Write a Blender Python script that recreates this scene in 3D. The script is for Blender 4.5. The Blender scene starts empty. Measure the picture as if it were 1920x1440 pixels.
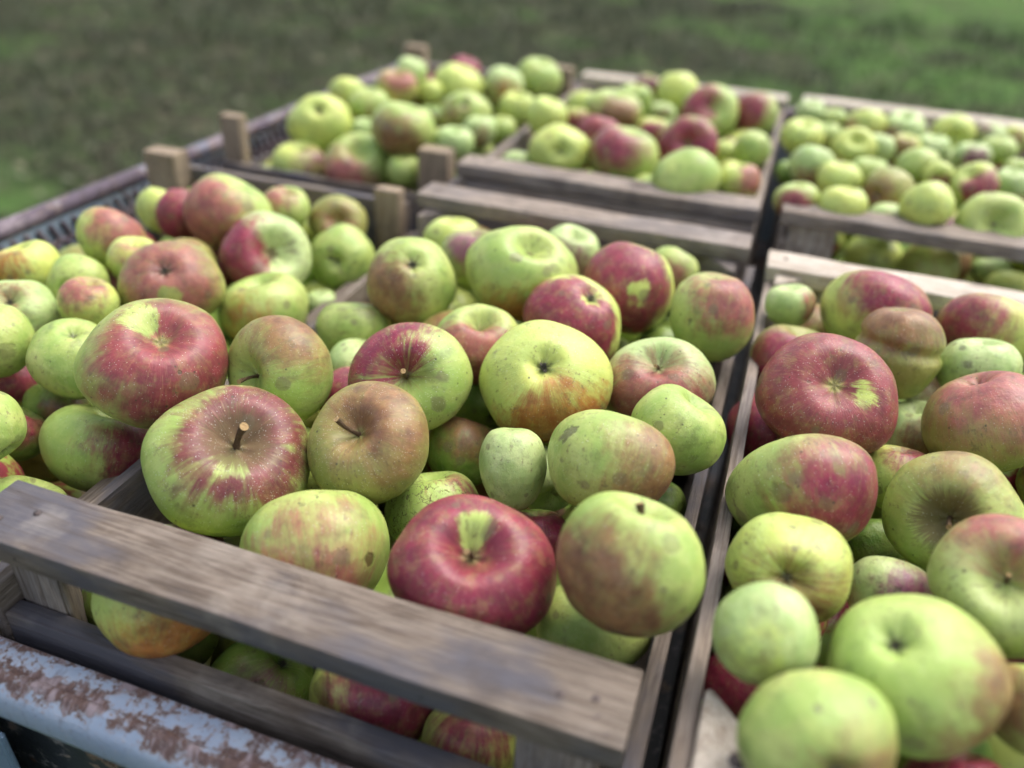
import bpy, bmesh, math, random, json
from mathutils import Vector, Matrix, Quaternion, noise as mnoise
C = bpy.context.scene.collection
R = math.radians
GZ = 1.10            # the crate rims stand this high above the grass
# ------------------------------------------------------------ camera
cam_d = bpy.data.cameras.new('camera'); cam = bpy.data.objects.new('camera', cam_d); C.objects.link(cam)
bpy.context.scene.camera = cam
cam_d.sensor_width = 36; cam_d.lens = 28.504
cam_d.clip_start = .02; cam_d.clip_end = 400
cam.matrix_world = Matrix([[0.94348, -0.21394, 0.25313, 0.41182], [0.32805, 0.49403, -0.80518, -0.23606], [0.0472, 0.84271, 0.53629, 1.44218], [0.0, 0.0, 0.0, 1.0]])
cam_d.dof.use_dof = True; cam_d.dof.focus_distance = .565; cam_d.dof.aperture_fstop = 2.4
# ------------------------------------------------------------ light
SUN_EL, SUN_AZ = 60, 35          # azimuth measured clockwise from +y
world = bpy.data.worlds.new('World'); bpy.context.scene.world = world
world.use_nodes = True
wt = world.node_tree; wt.nodes.clear()
wo = wt.nodes.new('ShaderNodeOutputWorld'); bg = wt.nodes.new('ShaderNodeBackground')
sky = wt.nodes.new('ShaderNodeTexSky'); sky.sky_type = 'NISHITA'; sky.sun_disc = False
sky.sun_elevation = R(SUN_EL); sky.sun_rotation = R(SUN_AZ); sky.dust_density = 4; sky.ozone_density = 1
hs = wt.nodes.new('ShaderNodeHueSaturation'); hs.inputs['Saturation'].default_value = .62
wt.links.new(sky.outputs[0], hs.inputs['Color']); wt.links.new(hs.outputs[0], bg.inputs[0]); wt.links.new(bg.outputs[0], wo.inputs[0])
bg.inputs[1].default_value = .148
cy_ = bpy.context.scene.cycles
cy_.max_bounces = 6; cy_.diffuse_bounces = 2; cy_.glossy_bounces = 3; cy_.adaptive_threshold = .03
sd = bpy.data.lights.new('sun', 'SUN'); sd.energy = 1.1; sd.angle = R(55); sd.color = (1, .98, .95)
sun = bpy.data.objects.new('sun', sd); C.objects.link(sun)
sdir = Vector((math.sin(R(SUN_AZ))*math.cos(R(SUN_EL)), math.cos(R(SUN_AZ))*math.cos(R(SUN_EL)), math.sin(R(SUN_EL))))
sun.rotation_euler = sdir.to_track_quat('Z', 'Y').to_euler(); sun.location = (0, 0, 8)
vs = bpy.context.scene.view_settings
vs.view_transform = 'Standard'; vs.look = 'None'; vs.exposure = 1.12; vs.gamma = 1

# ------------------------------------------------------------ node helpers
class NT:
    def __init__(s, name):
        s.m = bpy.data.materials.new(name); s.m.use_nodes = True; s.t = s.m.node_tree
        s.t.nodes.clear(); s.out = s.n('ShaderNodeOutputMaterial'); s.b = s.n('ShaderNodeBsdfPrincipled')
        s.t.links.new(s.b.outputs[0], s.out.inputs[0])
    def n(s, k, **kw):
        x = s.t.nodes.new(k)
        for a, v in kw.items(): setattr(x, a, v)
        return x
    def put(s, sock, v):
        if hasattr(v, 'links') or isinstance(v, bpy.types.NodeSocket): s.t.links.new(v, sock)
        else:
            if isinstance(v, (tuple, list)) and len(v) == 3 and sock.type == 'RGBA': v = (*v, 1)
            sock.default_value = v
    def math(s, op, a, b=0., c=None, clamp=False):
        x = s.n('ShaderNodeMath', operation=op, use_clamp=clamp)
        s.put(x.inputs[0], a); s.put(x.inputs[1], b)
        if c is not None: s.put(x.inputs[2], c)
        return x.outputs[0]
    def vm(s, op, a, b=None, sc=None):
        x = s.n('ShaderNodeVectorMath', operation=op); s.put(x.inputs[0], a)
        if b is not None: s.put(x.inputs[1], b)
        if sc is not None: s.put(x.inputs['Scale'], sc)
        return x.outputs['Value'] if op in ('DOT_PRODUCT', 'LENGTH', 'DISTANCE') else x.outputs[0]
    def mix(s, f, a, b, mode='MIX'):
        x = s.n('ShaderNodeMix', data_type='RGBA', blend_type=mode); x.clamp_factor = True
        s.put(x.inputs[0], f); s.put(x.inputs[6], a); s.put(x.inputs[7], b); return x.outputs[2]
    def shift(s, v, w):
        k = id(w) if not isinstance(w, float) else w
        if not hasattr(s, 'sh'): s.sh = {}; s.keep = []
        if k not in s.sh: s.sh[k] = s.comb(s.math('MULTIPLY', w, 1.31), s.math('MULTIPLY', w, 2.17), s.math('MULTIPLY', w, -.73)); s.keep.append(w)
        return s.vm('ADD', v, s.sh[k])
    def noise(s, v, scale, detail=2, rough=.5, w=None):
        x = s.n('ShaderNodeTexNoise', noise_dimensions='3D')
        if w is not None: v = s.shift(v, w)
        s.put(x.inputs['Vector'], v); x.inputs['Scale'].default_value = scale
        x.inputs['Detail'].default_value = detail; x.inputs['Roughness'].default_value = rough
        return x.outputs['Fac']
    def vor(s, v, scale, w=None, feature='F1'):
        x = s.n('ShaderNodeTexVoronoi', voronoi_dimensions='3D', feature=feature)
        if w is not None: v = s.shift(v, w)
        s.put(x.inputs['Vector'], v); x.inputs['Scale'].default_value = scale
        return x.outputs['Distance'], (x.outputs['Color'] if feature == 'F1' else None)
    def ss(s, v, lo, hi, a=0., b=1.):
        x = s.n('ShaderNodeMapRange', interpolation_type='SMOOTHSTEP'); s.put(x.inputs[0], v)
        s.put(x.inputs[1], lo); s.put(x.inputs[2], hi); s.put(x.inputs[3], a); s.put(x.inputs[4], b); return x.outputs[0]
    def sep(s, v):
        x = s.n('ShaderNodeSeparateXYZ'); s.put(x.inputs[0], v); return x.outputs
    def comb(s, a, b, c):
        x = s.n('ShaderNodeCombineXYZ'); s.put(x.inputs[0], a); s.put(x.inputs[1], b); s.put(x.inputs[2], c); return x.outputs[0]
    def attr(s, name, vec=True):
        x = s.n('ShaderNodeAttribute', attribute_type='OBJECT', attribute_name=name)
        return x.outputs['Vector'] if vec else x.outputs['Fac']
    def obj(s): return s.n('ShaderNodeTexCoord').outputs['Object']
    def rnd(s): return s.n('ShaderNodeObjectInfo').outputs['Random']
    def bump(s, h, dist, strength=.5):
        x = s.n('ShaderNodeBump'); x.inputs['Strength'].default_value = strength; x.inputs['Distance'].default_value = dist
        s.put(x.inputs['Height'], h); s.put(s.b.inputs['Normal'], x.outputs[0])
    def fin(s, col, rough=.5, spec=.5):
        s.put(s.b.inputs['Base Color'], col); s.put(s.b.inputs['Roughness'], rough); s.put(s.b.inputs['Specular IOR Level'], spec); return s.m

# ------------------------------------------------------------ apple skin
def apple_material():
    t = NT('apple_skin'); P = t.obj(); n = t.vm('NORMALIZE', P)
    seed = t.attr('seed', False); S = t.sep(P); nz = t.sep(n)
    rho = t.vm('LENGTH', t.comb(nz[0], nz[1], 0.))
    mer = t.vm('NORMALIZE', t.comb(S[0], S[1], 0.))
    ms = t.sep(mer)
    merv = t.comb(ms[0], ms[1], t.math('MULTIPLY', nz[2], .22))
    # ground colour
    nb = t.noise(n, 1.3, 3, .6, seed)
    col = t.mix(t.ss(nb, .35, .65), t.attr('base'), t.attr('base2'))
    nv = t.noise(n, 5., 4, .65, seed)
    col = t.mix(t.ss(nv, .35, .75, 0., .35), col, t.vm('MULTIPLY', col, (.72, .80, .62)))
    pal = t.noise(merv, 9., 3, .6, seed)
    col = t.mix(t.ss(pal, .5, .8, 0., .14), col, (.66, .68, .30))
    # red flush
    bp = t.sep(t.attr('bprm'))      # coverage threshold, softness, streak
    s = t.vm('DOT_PRODUCT', n, t.attr('bdir'))
    n1 = t.noise(n, 1.9, 4, .6, t.math('ADD', seed, 3.)); st1 = t.noise(merv, 7., 4, .65, t.math('ADD', seed, 5.)); st2 = t.noise(merv, 26., 3, .6, seed)
    x = t.math('SUBTRACT', s, bp[0])
    x = t.math('ADD', x, t.math('MULTIPLY', t.math('SUBTRACT', n1, .5), 1.2))
    x = t.math('ADD', x, t.math('MULTIPLY', t.math('SUBTRACT', st1, .5), t.math('MULTIPLY_ADD', bp[2], 1.1, .35)))
    x = t.math('ADD', x, t.math('MULTIPLY', t.math('SUBTRACT', st2, .5), t.math('MULTIPLY_ADD', bp[2], .5, .22)))
    sf = t.math('ADD', bp[1], .10)
    fb = t.ss(x, t.math('MULTIPLY', sf, -1.), sf)
    q = t.sep(t.attr('qprm'))       # patch radius, russet, scab
    pd = t.math('ADD', t.vm('DISTANCE', n, t.attr('pdir')), t.math('ADD', t.math('ADD', t.math('MULTIPLY', t.math('SUBTRACT', st1, .5), .30), t.math('MULTIPLY', t.math('SUBTRACT', st2, .5), .22)), t.math('MULTIPLY', t.math('SUBTRACT', n1, .5), .85)))
    fp = t.ss(pd, t.math('SUBTRACT', q[0], .05), t.math('ADD', q[0], .10))
    fb = t.math('MULTIPLY', fb, fp)
    # green ring round the stem hollow, ragged outwards
    ring = t.math('ADD', rho, t.math('MULTIPLY', t.math('SUBTRACT', st2, .5), .5))
    ring = t.math('MAXIMUM', t.ss(ring, .12, .26), t.math('LESS_THAN', nz[2], 0.))
    fb = t.math('MULTIPLY', fb, t.math('MULTIPLY_ADD', ring, .6, .4))
    blc = t.attr('blc')
    nd = t.noise(n, 3.2, 4, .6, t.math('ADD', seed, 9.))
    blc2 = t.mix(t.ss(nd, .3, .7), t.vm('MULTIPLY', blc, (.62, .6, .75)), t.vm('MULTIPLY', blc, (1.05, 1.2, 1.15)))
    blc2 = t.mix(t.ss(st2, .52, .72, 0., .26), blc2, t.mix(.55, blc, (.55, .42, .16)))
    blc2 = t.mix(t.ss(st1, .30, .5, .35, 0.), blc2, t.vm('MULTIPLY', blc, (.5, .5, .6)))
    col = t.mix(t.math('MULTIPLY', fb, t.ss(t.noise(n, 4.2, 5, .7, t.math('ADD', seed, 31.)), .30, .55, .80, .97)), col, blc2)
    # dull sooty clouds
    so = t.noise(n, 2.6, 5, .65, t.math('ADD', seed, 14.))
    col = t.mix(t.ss(so, .52, .70, 0., .55), col, t.vm('MULTIPLY', col, (.50, .46, .55)))
    # russet in the hollow
    rz = t.math('ADD', rho, t.math('MULTIPLY', t.math('SUBTRACT', st2, .5), .42))
    fr = t.math('MULTIPLY', t.ss(rz, q[1], t.math('SUBTRACT', q[1], .17)), t.math('GREATER_THAN', nz[2], 0.))
    col = t.mix(t.math('MULTIPLY', fr, .85), col, t.mix(nv, (.075, .045, .018), (.20, .14, .065)))
    # eye end grey fluff
    fe = t.math('MULTIPLY', t.ss(rz, .24, .03), t.math('LESS_THAN', nz[2], 0.))
    col = t.mix(t.math('MULTIPLY', fe, .8), col, (.09, .085, .06))
    # round bruises of the skin, random
    d, c = t.vor(n, 1.9, seed)
    cs = t.sep(c)
    dd = t.math('ADD', d, t.math('MULTIPLY', t.math('SUBTRACT', nv, .5), .25))
    fbz = t.math('MULTIPLY', t.ss(dd, t.math('MULTIPLY_ADD', cs[1], .22, .12), t.math('MULTIPLY_ADD', cs[1], .20, .05)), t.math('GREATER_THAN', cs[0], .52))
    col = t.mix(t.math('MULTIPLY', fbz, .55), col, (.15, .12, .065))
    # scab: cracked brown lines and blotches
    cr, _ = t.vor(t.vm('ADD', n, t.vm('SCALE', t.comb(nv, nd, st1), sc=.35)), 5.5, seed, 'DISTANCE_TO_EDGE')
    area = t.ss(nd, t.math('SUBTRACT', .88, t.math('MULTIPLY', q[2], .42)), t.math('SUBTRACT', .94, t.math('MULTIPLY', q[2], .42)))
    fs = t.math('MULTIPLY', t.math('MAXIMUM', t.ss(cr, .04, .01), t.ss(nv, .60, .66, 0., .8)), area)
    fs = t.math('MULTIPLY', fs, t.math('GREATER_THAN', q[2], .05))
    col = t.mix(t.math('MULTIPLY', fs, .85), col, (.085, .045, .022))
    # own marks
    sc_ = t.attr('spc')
    for k in ('sp1', 'sp2'):
        sp = t.sep(t.attr(k + 'r'))
        ds = t.math('ADD', t.vm('DISTANCE', n, t.attr(k)), t.math('MULTIPLY', t.math('SUBTRACT', t.math('ADD', t.math('MULTIPLY', nv, .55), t.math('MULTIPLY', nd, .45)), .5), t.math('MULTIPLY', sp[0], 3.4)))
        f = t.math('MULTIPLY', t.ss(ds, sp[0], t.math('MULTIPLY', sp[0], .62)), sp[1])
        col = t.mix(t.math('MULTIPLY', f, .75), col, sc_)
        if k == 'sp1': pit = f
    # lenticels and dust
    lw = t.vm('ADD', n, t.vm('SCALE', t.comb(nv, nd, nv), sc=.05))
    d2, c2 = t.vor(lw, 13., seed); c2s = t.sep(c2)
    fl = t.math('MULTIPLY', t.ss(d2, t.math('MULTIPLY', c2s[0], .16), t.math('MULTIPLY', c2s[0], .07)), t.math('GREATER_THAN', c2s[1], .35))
    col = t.mix(t.math('MULTIPLY', fl, .52), col, (.72, .68, .42))
    d3, c3 = t.vor(n, 42., seed); c3s = t.sep(c3)
    dust = t.math('MULTIPLY_ADD', t.attr('dust', False), .25, .10)
    fd = t.math('MULTIPLY', t.ss(d3, .26, .12), t.math('LESS_THAN', c3s[0], t.math('MULTIPLY', dust, t.ss(nd, .35, .7, .1, 1.4))))
    col = t.mix(t.math('MULTIPLY', fd, .7), col, (.78, .78, .70))
    # little dark specks
    d4, c4 = t.vor(lw, 8., t.math('ADD', seed, 4.)); c4s = t.sep(c4)
    fk = t.math('MULTIPLY', t.ss(d4, t.math('MULTIPLY', c4s[1], .24), t.math('MULTIPLY', c4s[1], .10)), t.math('GREATER_THAN', c4s[0], .66))
    col = t.mix(t.math('MULTIPLY', fk, .8), col, (.05, .042, .022))
    d5, c5 = t.vor(n, 30., t.math('ADD', seed, 8.)); c5s = t.sep(c5)
    fk2 = t.math('MULTIPLY', t.ss(d5, .20, .08), t.math('LESS_THAN', c5s[0], t.ss(so, .38, .66, .04, .40)))
    col = t.mix(t.math('MULTIPLY', fk2, .6), col, (.07, .06, .03))
    # dull brown scurf: flecks and smears
    sf2 = t.noise(t.vm('MULTIPLY', n, (1., 1., .55)), 9., 5, .75, t.math('ADD', seed, 41.))
    fz = t.math('MULTIPLY', t.ss(sf2, .565, .63), t.ss(nb, .38, .58))
    col = t.mix(t.math('MULTIPLY', fz, .60), col, (.135, .095, .045))
    # fine scratches
    scn = t.noise(t.vm('MULTIPLY', n, (1.2, 9., 4.)), 3.2, 2, .5, t.math('ADD', seed, 21.))
    fsc = t.ss(t.math('ABSOLUTE', t.math('SUBTRACT', scn, .5)), .006, .0, 0., .35)
    col = t.mix(t.math('MULTIPLY', fsc, t.ss(n1, .55, .65)), col, (.5, .45, .28))
    rough = t.math('ADD', t.math('MULTIPLY_ADD', nv, .26, .29), t.math('MULTIPLY', t.math('MAXIMUM', fr, fs), .3))
    h = t.math('ADD', t.math('MULTIPLY', nd, .5), t.math('ADD', t.math('MULTIPLY', st2, .10), t.math('MULTIPLY', pit, -.25)))
    h = t.math('SUBTRACT', h, t.math('MULTIPLY', fs, .15))
    t.bump(h, .0035, .55)
    t.b.inputs['Subsurface Weight'].default_value = .06
    t.b.inputs['Subsurface Radius'].default_value = (1., .7, .25)
    t.b.inputs['Subsurface Scale'].default_value = .004
    return t.fin(col, rough, .42)
M_APPLE = apple_material()

def stem_material(name, a, b):
    t = NT(name); P = t.obj(); f = t.noise(P, 22., 4, .7)
    t.bump(f, .01, .6); return t.fin(t.mix(f, a, b), .8, .25)
M_STEM = stem_material('stem_bark', (.045, .028, .015), (.16, .10, .05))
M_CUT = stem_material('stem_cut', (.34, .21, .09), (.55, .38, .18))
M_EYE = stem_material('dried_eye', (.035, .032, .026), (.19, .17, .13))

# ------------------------------------------------------------ wood
def wood_material(name, dark, mid, light, blue=.5):
    t = NT(name); P = t.obj(); r = t.rnd()
    off = t.comb(t.math('MULTIPLY', r, 37.), t.math('MULTIPLY', r, 11.), t.math('MULTIPLY', r, 23.))
    V = t.vm('ADD', P, off)
    warp = t.noise(V, 9., 2)
    G = t.vm('ADD', t.vm('MULTIPLY', V, (5., 60., 60.)), t.comb(0., t.math('MULTIPLY', warp, 5.), t.math('MULTIPLY', warp, 5.)))
    g1 = t.noise(G, 1.6, 5, .65); g2 = t.noise(t.vm('MULTIPLY', V, (18., 420., 420.)), 1., 4, .7)
    big = t.noise(t.vm('MULTIPLY', V, (1., 2.2, 2.2)), 7., 4, .6); big2 = t.noise(V, 16., 4, .6)
    col = t.mix(t.ss(g1, .32, .68), dark, mid)
    col = t.mix(t.ss(g2, .38, .72, 0., .65), col, light)
    col = t.mix(t.ss(g2, .44, .30, 0., .55), col, t.vm('MULTIPLY', dark, (.55, .55, .55)))
    col = t.mix(t.ss(big, .44, .62, 0., blue), col, (.075, .073, .088))
    col = t.mix(t.ss(big2, .56, .68, 0., .5), col, (.07, .055, .048))
    col = t.mix(t.ss(big2, .42, .28, 0., .28), col, t.mix(.5, light, (.46, .41, .35)))
    # growth ring lines
    rg = t.noise(t.vm('MULTIPLY', V, (2.2, 34., 34.)), 1., 2, .4)
    ln = t.math('FRACT', t.math('MULTIPLY', rg, 13.))
    col = t.mix(t.ss(t.math('ABSOLUTE', t.math('SUBTRACT', ln, .5)), .13, .02, 0., .36), col, t.vm('MULTIPLY', dark, (.6, .55, .5)))
    # knots and worm specks
    d, c = t.vor(t.vm('MULTIPLY', V, (1., 2., 2.)), 7.); cs = t.sep(c)
    col = t.mix(t.math('MULTIPLY', t.ss(d, .13, .06), t.math('GREATER_THAN', cs[0], .78)), col, (.045, .03, .022))
    d, c = t.vor(V, 120.); cs = t.sep(c)
    col = t.mix(t.math('MULTIPLY', t.ss(d, .22, .1), t.math('GREATER_THAN', cs[0], .965)), col, (.03, .025, .02))
    h = t.math('ADD', t.math('MULTIPLY', g2, .55), t.math('MULTIPLY', g1, .7))
    t.bump(h, .0022, .8)
    return t.fin(col, t.math('MULTIPLY_ADD', g2, .2, .66), .3)
M_WOOD = wood_material('weathered_wood', (.082, .060, .044), (.155, .120, .092), (.265, .222, .182), .85)
M_WOODW = wood_material('warm_wood', (.15, .112, .083), (.26, .205, .16), (.42, .365, .315), .45)
M_WOODT = wood_material('tan_wood', (.19, .135, .085), (.32, .24, .155), (.42, .34, .245), .1)
M_WOODP = wood_material('pale_wood', (.34, .27, .20), (.50, .43, .35), (.64, .58, .50), .10)
def nail_material():
    t = NT('nail_iron'); f = t.noise(t.obj(), 300., 3); t.b.inputs['Metallic'].default_value = .6
    return t.fin(t.mix(f, (.05, .05, .06), (.13, .09, .07)), .55)
M_NAIL = nail_material()
M_GOUGE = stem_material('dark_gouge', (.045, .038, .045), (.10, .075, .07))

# ------------------------------------------------------------ painted rusty steel
def rusty(name, paint, rust1, rust2, amount, sc=30., top=None, fold=False):
    t = NT(name); V = t.obj()
    a = t.noise(V, sc, 8, .72); b = t.noise(V, sc*4, 5, .75); c = t.noise(V, sc*.30, 3, .5); d = t.noise(t.vm('MULTIPLY', V, (1., .25, .25)), sc*1.7, 5, .7)
    x = t.math('ADD', t.math('MULTIPLY', a, .95), t.math('ADD', t.math('MULTIPLY', b, .22), t.math('MULTIPLY', c, .45)))
    lo = 1.22 - amount
    if top is not None: x = t.math('ADD', x, t.math('MULTIPLY', t.ss(t.sep(t.n('ShaderNodeTexCoord').outputs['Normal'])[2], .2, .8), top))
    if fold:   # rust gathers along the inner edge and the bead, drips a little over the lip and leaves the rest of the lip clean
        S = t.sep(V)
        bead = t.ss(t.math('ABSOLUTE', t.math('ADD', S[1], .0300)), .0095, .002, 0., .12)
        inner = t.ss(S[1], -.0165, -.0085, 0., .12)
        lip = t.ss(S[2], -.083, -.092, 0., -.26)
        x = t.math('ADD', x, t.math('ADD', t.math('ADD', bead, inner), lip))
    f = t.ss(x, lo, lo + .03)
    rust = t.mix(t.ss(b, .35, .65), rust1, rust2)
    rust = t.mix(t.ss(d, .47, .60, 0., .8), rust, (.30, .245, .26))
    rust = t.mix(t.ss(b, .60, .70, 0., .6), rust, (.24, .145, .095))
    rust = t.mix(t.ss(a, .62, .70, 0., .7), rust, (.040, .024, .022))
    edge = t.ss(x, lo - .07, lo)
    pc = t.mix(t.ss(c, .3, .7), paint, t.vm('MULTIPLY', paint, (1.25, 1.2, 1.12)))
    pc = t.mix(t.ss(b, .52, .70, 0., .55), pc, (.38, .345, .34))
    pc = t.mix(t.ss(d, .56, .68, 0., .6), pc, t.vm('MULTIPLY', paint, (.65, .55, .5)))
    pc = t.mix(t.math('MULTIPLY', edge, .65), pc, (.26, .155, .095))
    # pitting
    p, pcx = t.vor(V, sc*5.); ps = t.sep(pcx)
    pit = t.math('MULTIPLY', t.ss(p, .3, .1), t.math('GREATER_THAN', ps[0], .8))
    pc = t.mix(t.math('MULTIPLY', pit, .8), pc, (.10, .05, .03))
    col = t.mix(f, pc, rust)
    t.bump(t.math('ADD', t.math('MULTIPLY', f, -.6), t.math('MULTIPLY', b, .5)), .0016, .9)
    return t.fin(col, t.math('MULTIPLY_ADD', f, .35, .42), .4)
M_RAIL = rusty('rail_paint_and_rust', (.25, .305, .40), (.075, .045, .045), (.130, .078, .062), .325, 100., .03, True)
M_SIDE = rusty('pipe_rust', (.10, .11, .16), (.060, .045, .052), (.105, .080, .110), .48, 18.)
M_PANEL = rusty('blue_panel', (.27, .34, .41), (.055, .035, .03), (.13, .08, .05), .30, 26.)
M_DARK = rusty('dark_steel', (.025, .029, .036), (.02, .016, .014), (.035, .026, .022), .3, 15.)
def flat_mat(name, a, b, sc, rough=.8, bump=0.):
    t = NT(name); f = t.noise(t.obj(), sc, 5, .65)
    if bump: t.bump(f, bump)
    return t.fin(t.mix(t.ss(f, .3, .7), a, b), rough, .3)
M_TYRE = flat_mat('tyre_rubber', (.012, .012, .013), (.03, .03, .03), 20)

# ------------------------------------------------------------ object helpers
def tag(o, label=None, cat=None, group=None, kind=None):
    if label: o['label'] = label
    if cat: o['category'] = cat
    if group: o['group'] = group
    if kind: o['kind'] = kind
    return o
def link(name, me, mat, parent=None, smooth=True):
    if mat is not None:
        for m in (mat if isinstance(mat, (list, tuple)) else (mat,)): me.materials.append(m)
    if smooth: me.polygons.foreach_set('use_smooth', [True]*len(me.polygons))
    o = bpy.data.objects.new(name, me); C.objects.link(o)
    if parent: o.parent = parent
    return o
def empty(name, loc, rz=0):
    o = bpy.data.objects.new(name, None); o.empty_display_size = .05; C.objects.link(o); o.location = loc; o.rotation_euler.z = rz; return o
rg = random.Random(5)
def board(name, parent, x0, x1, y0, y1, z0, z1, mat, rough=.0011, axis=None, twist=0.):
    """a sawn plank: box cut into sections that wander a little, edges worn round; local x runs with the grain"""
    dim = (x1-x0, y1-y0, z1-z0)
    ax = axis if axis is not None else max(range(3), key=lambda i: dim[i])
    Lx = dim[ax]; o2 = [i for i in range(3) if i != ax]; W, H = dim[o2[0]], dim[o2[1]]
    n = max(2, int(Lx/.035)); bm = bmesh.new(); rings = []
    s = rg.random()*100
    nw = max(1, int(W/.02)); nh = max(1, int(H/.02))
    for i in range(n+1):
        x = -Lx/2 + Lx*i/n
        if i in (0, n): x += 0
        pts = []
        per = [(-W/2+W*k/nw, -H/2) for k in range(nw)] + [(W/2, -H/2+H*k/nh) for k in range(nh)] + \
              [(W/2-W*k/nw, H/2) for k in range(nw)] + [(-W/2, H/2-H*k/nh) for k in range(nh)]
        for (a, b) in per:
            v = mnoise.noise_vector(Vector((x*14+s, a*9, b*9)))
            e = rough*.6 if i in (0, n) else 0
            pts.append(bm.verts.new((x + v.x*e*3, a+v.y*rough, b+v.z*rough)))
        rings.append(pts)
    m = len(rings[0])
    for i in range(n):
        for k in range(m): bm.faces.new((rings[i][k], rings[i][(k+1) % m], rings[i+1][(k+1) % m], rings[i+1][k]))
    bm.faces.new(rings[0][::-1]); bm.faces.new(rings[-1])
    bmesh.ops.recalc_face_normals(bm, faces=bm.faces)
    ed = [e for e in bm.edges if len(e.link_faces) == 2 and e.calc_face_angle(0) > 1.0]
    bmesh.ops.bevel(bm, geom=ed, offset=min(.0016, min(W, H)*.2), segments=2, profile=.6, affect='EDGES')
    me = bpy.data.meshes.new(name); bm.to_mesh(me); bm.free()
    o = link(name, me, mat, parent)
    o.location = ((x0+x1)/2, (y0+y1)/2, (z0+z1)/2)
    if ax == 1: o.rotation_euler = (0, 0, R(90)); me.transform(Matrix.Diagonal((1, -1, 1, 1))); me.flip_normals()
    if ax == 2: # local x -> z, local y -> x, local z -> y
        o.rotation_mode = 'QUATERNION'; o.rotation_quaternion = Matrix(((0, 1, 0), (0, 0, 1), (1, 0, 0))).to_quaternion()
    me.set_sharp_from_angle(angle=R(42))
    return o
def block(name, parent, cx, cy, sx, sy, leg, z0, z1, mat, cut=True):
    """triangular corner block: right angle at (cx, cy), legs running towards sx, sy"""
    bm = bmesh.new()
    e = .004
    P = [(0, 0), (leg, 0), (leg, e), (e, leg), (0, leg)] if cut else [(0, 0), (leg, 0), (leg, leg*.62), (0, leg*.62)]
    h = z1-z0; n = 6; rings = []
    for i in range(n+1):
        z = -h/2+h*i/n; rings.append([bm.verts.new((z, x*sx+rg.uniform(-.0006, .0006), y*sy+rg.uniform(-.0006, .0006))) for x, y in P])
    m = len(P)
    for i in range(n):
        for k in range(m): bm.faces.new((rings[i][k], rings[i][(k+1) % m], rings[i+1][(k+1) % m], rings[i+1][k]))
    bm.faces.new(rings[0]); bm.faces.new(rings[-1])
    bmesh.ops.recalc_face_normals(bm, faces=bm.faces)
    ed = [q for q in bm.edges if q.calc_face_angle(0) > .6]
    bmesh.ops.bevel(bm, geom=ed, offset=.0012, segments=2, affect='EDGES')
    me = bpy.data.meshes.new(name); bm.to_mesh(me); bm.free()
    o = link(name, me, mat, parent); me.set_sharp_from_angle(angle=R(42))
    o.rotation_mode = 'QUATERNION'; o.rotation_quaternion = Matrix(((0, 1, 0), (0, 0, 1), (1, 0, 0))).to_quaternion()
    o.location = (cx, cy, (z0+z1)/2)
    return o
def tube(bm, pts, rad, seg=12, cap=True, mat=0, capmat=None):
    rings = []
    for i, p in enumerate(pts):
        p = Vector(p); a = Vector(pts[max(i-1, 0)]); b = Vector(pts[min(i+1, len(pts)-1)]); d = (b-a).normalized()
        u = d.orthogonal().normalized() if i == 0 else (u - d*u.dot(d)).normalized()
        w = d.cross(u); r = rad[i] if isinstance(rad, (list, tuple)) else rad
        rings.append([bm.verts.new(p + u*math.cos(2*math.pi*k/seg)*r + w*math.sin(2*math.pi*k/seg)*r) for k in range(seg)])
    for i in range(len(rings)-1):
        for k in range(seg):
            f = bm.faces.new((rings[i][k], rings[i][(k+1) % seg], rings[i+1][(k+1) % seg], rings[i+1][k])); f.material_index = mat
    if cap:
        bm.faces.new(rings[0][::-1]).material_index = mat
        bm.faces.new(rings[-1]).material_index = mat if capmat is None else capmat
def mesh_of(bm, name):
    bmesh.ops.recalc_face_normals(bm, faces=bm.faces)
    me = bpy.data.meshes.new(name); bm.to_mesh(me); bm.free(); return me
def nail(parent, x, y, z, axis='z', r=.0022):
    bm = bmesh.new(); d = {'z': (0, 0, 1), 'y': (0, -1, 0)}[axis]
    d = Vector(d); tube(bm, [d*-.004, d*.0004, d*.0009], [r, r, r*.6], 10)
    o = link('nail', mesh_of(bm, 'nail'), M_NAIL, parent); o.location = (x, y, z); return o

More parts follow.
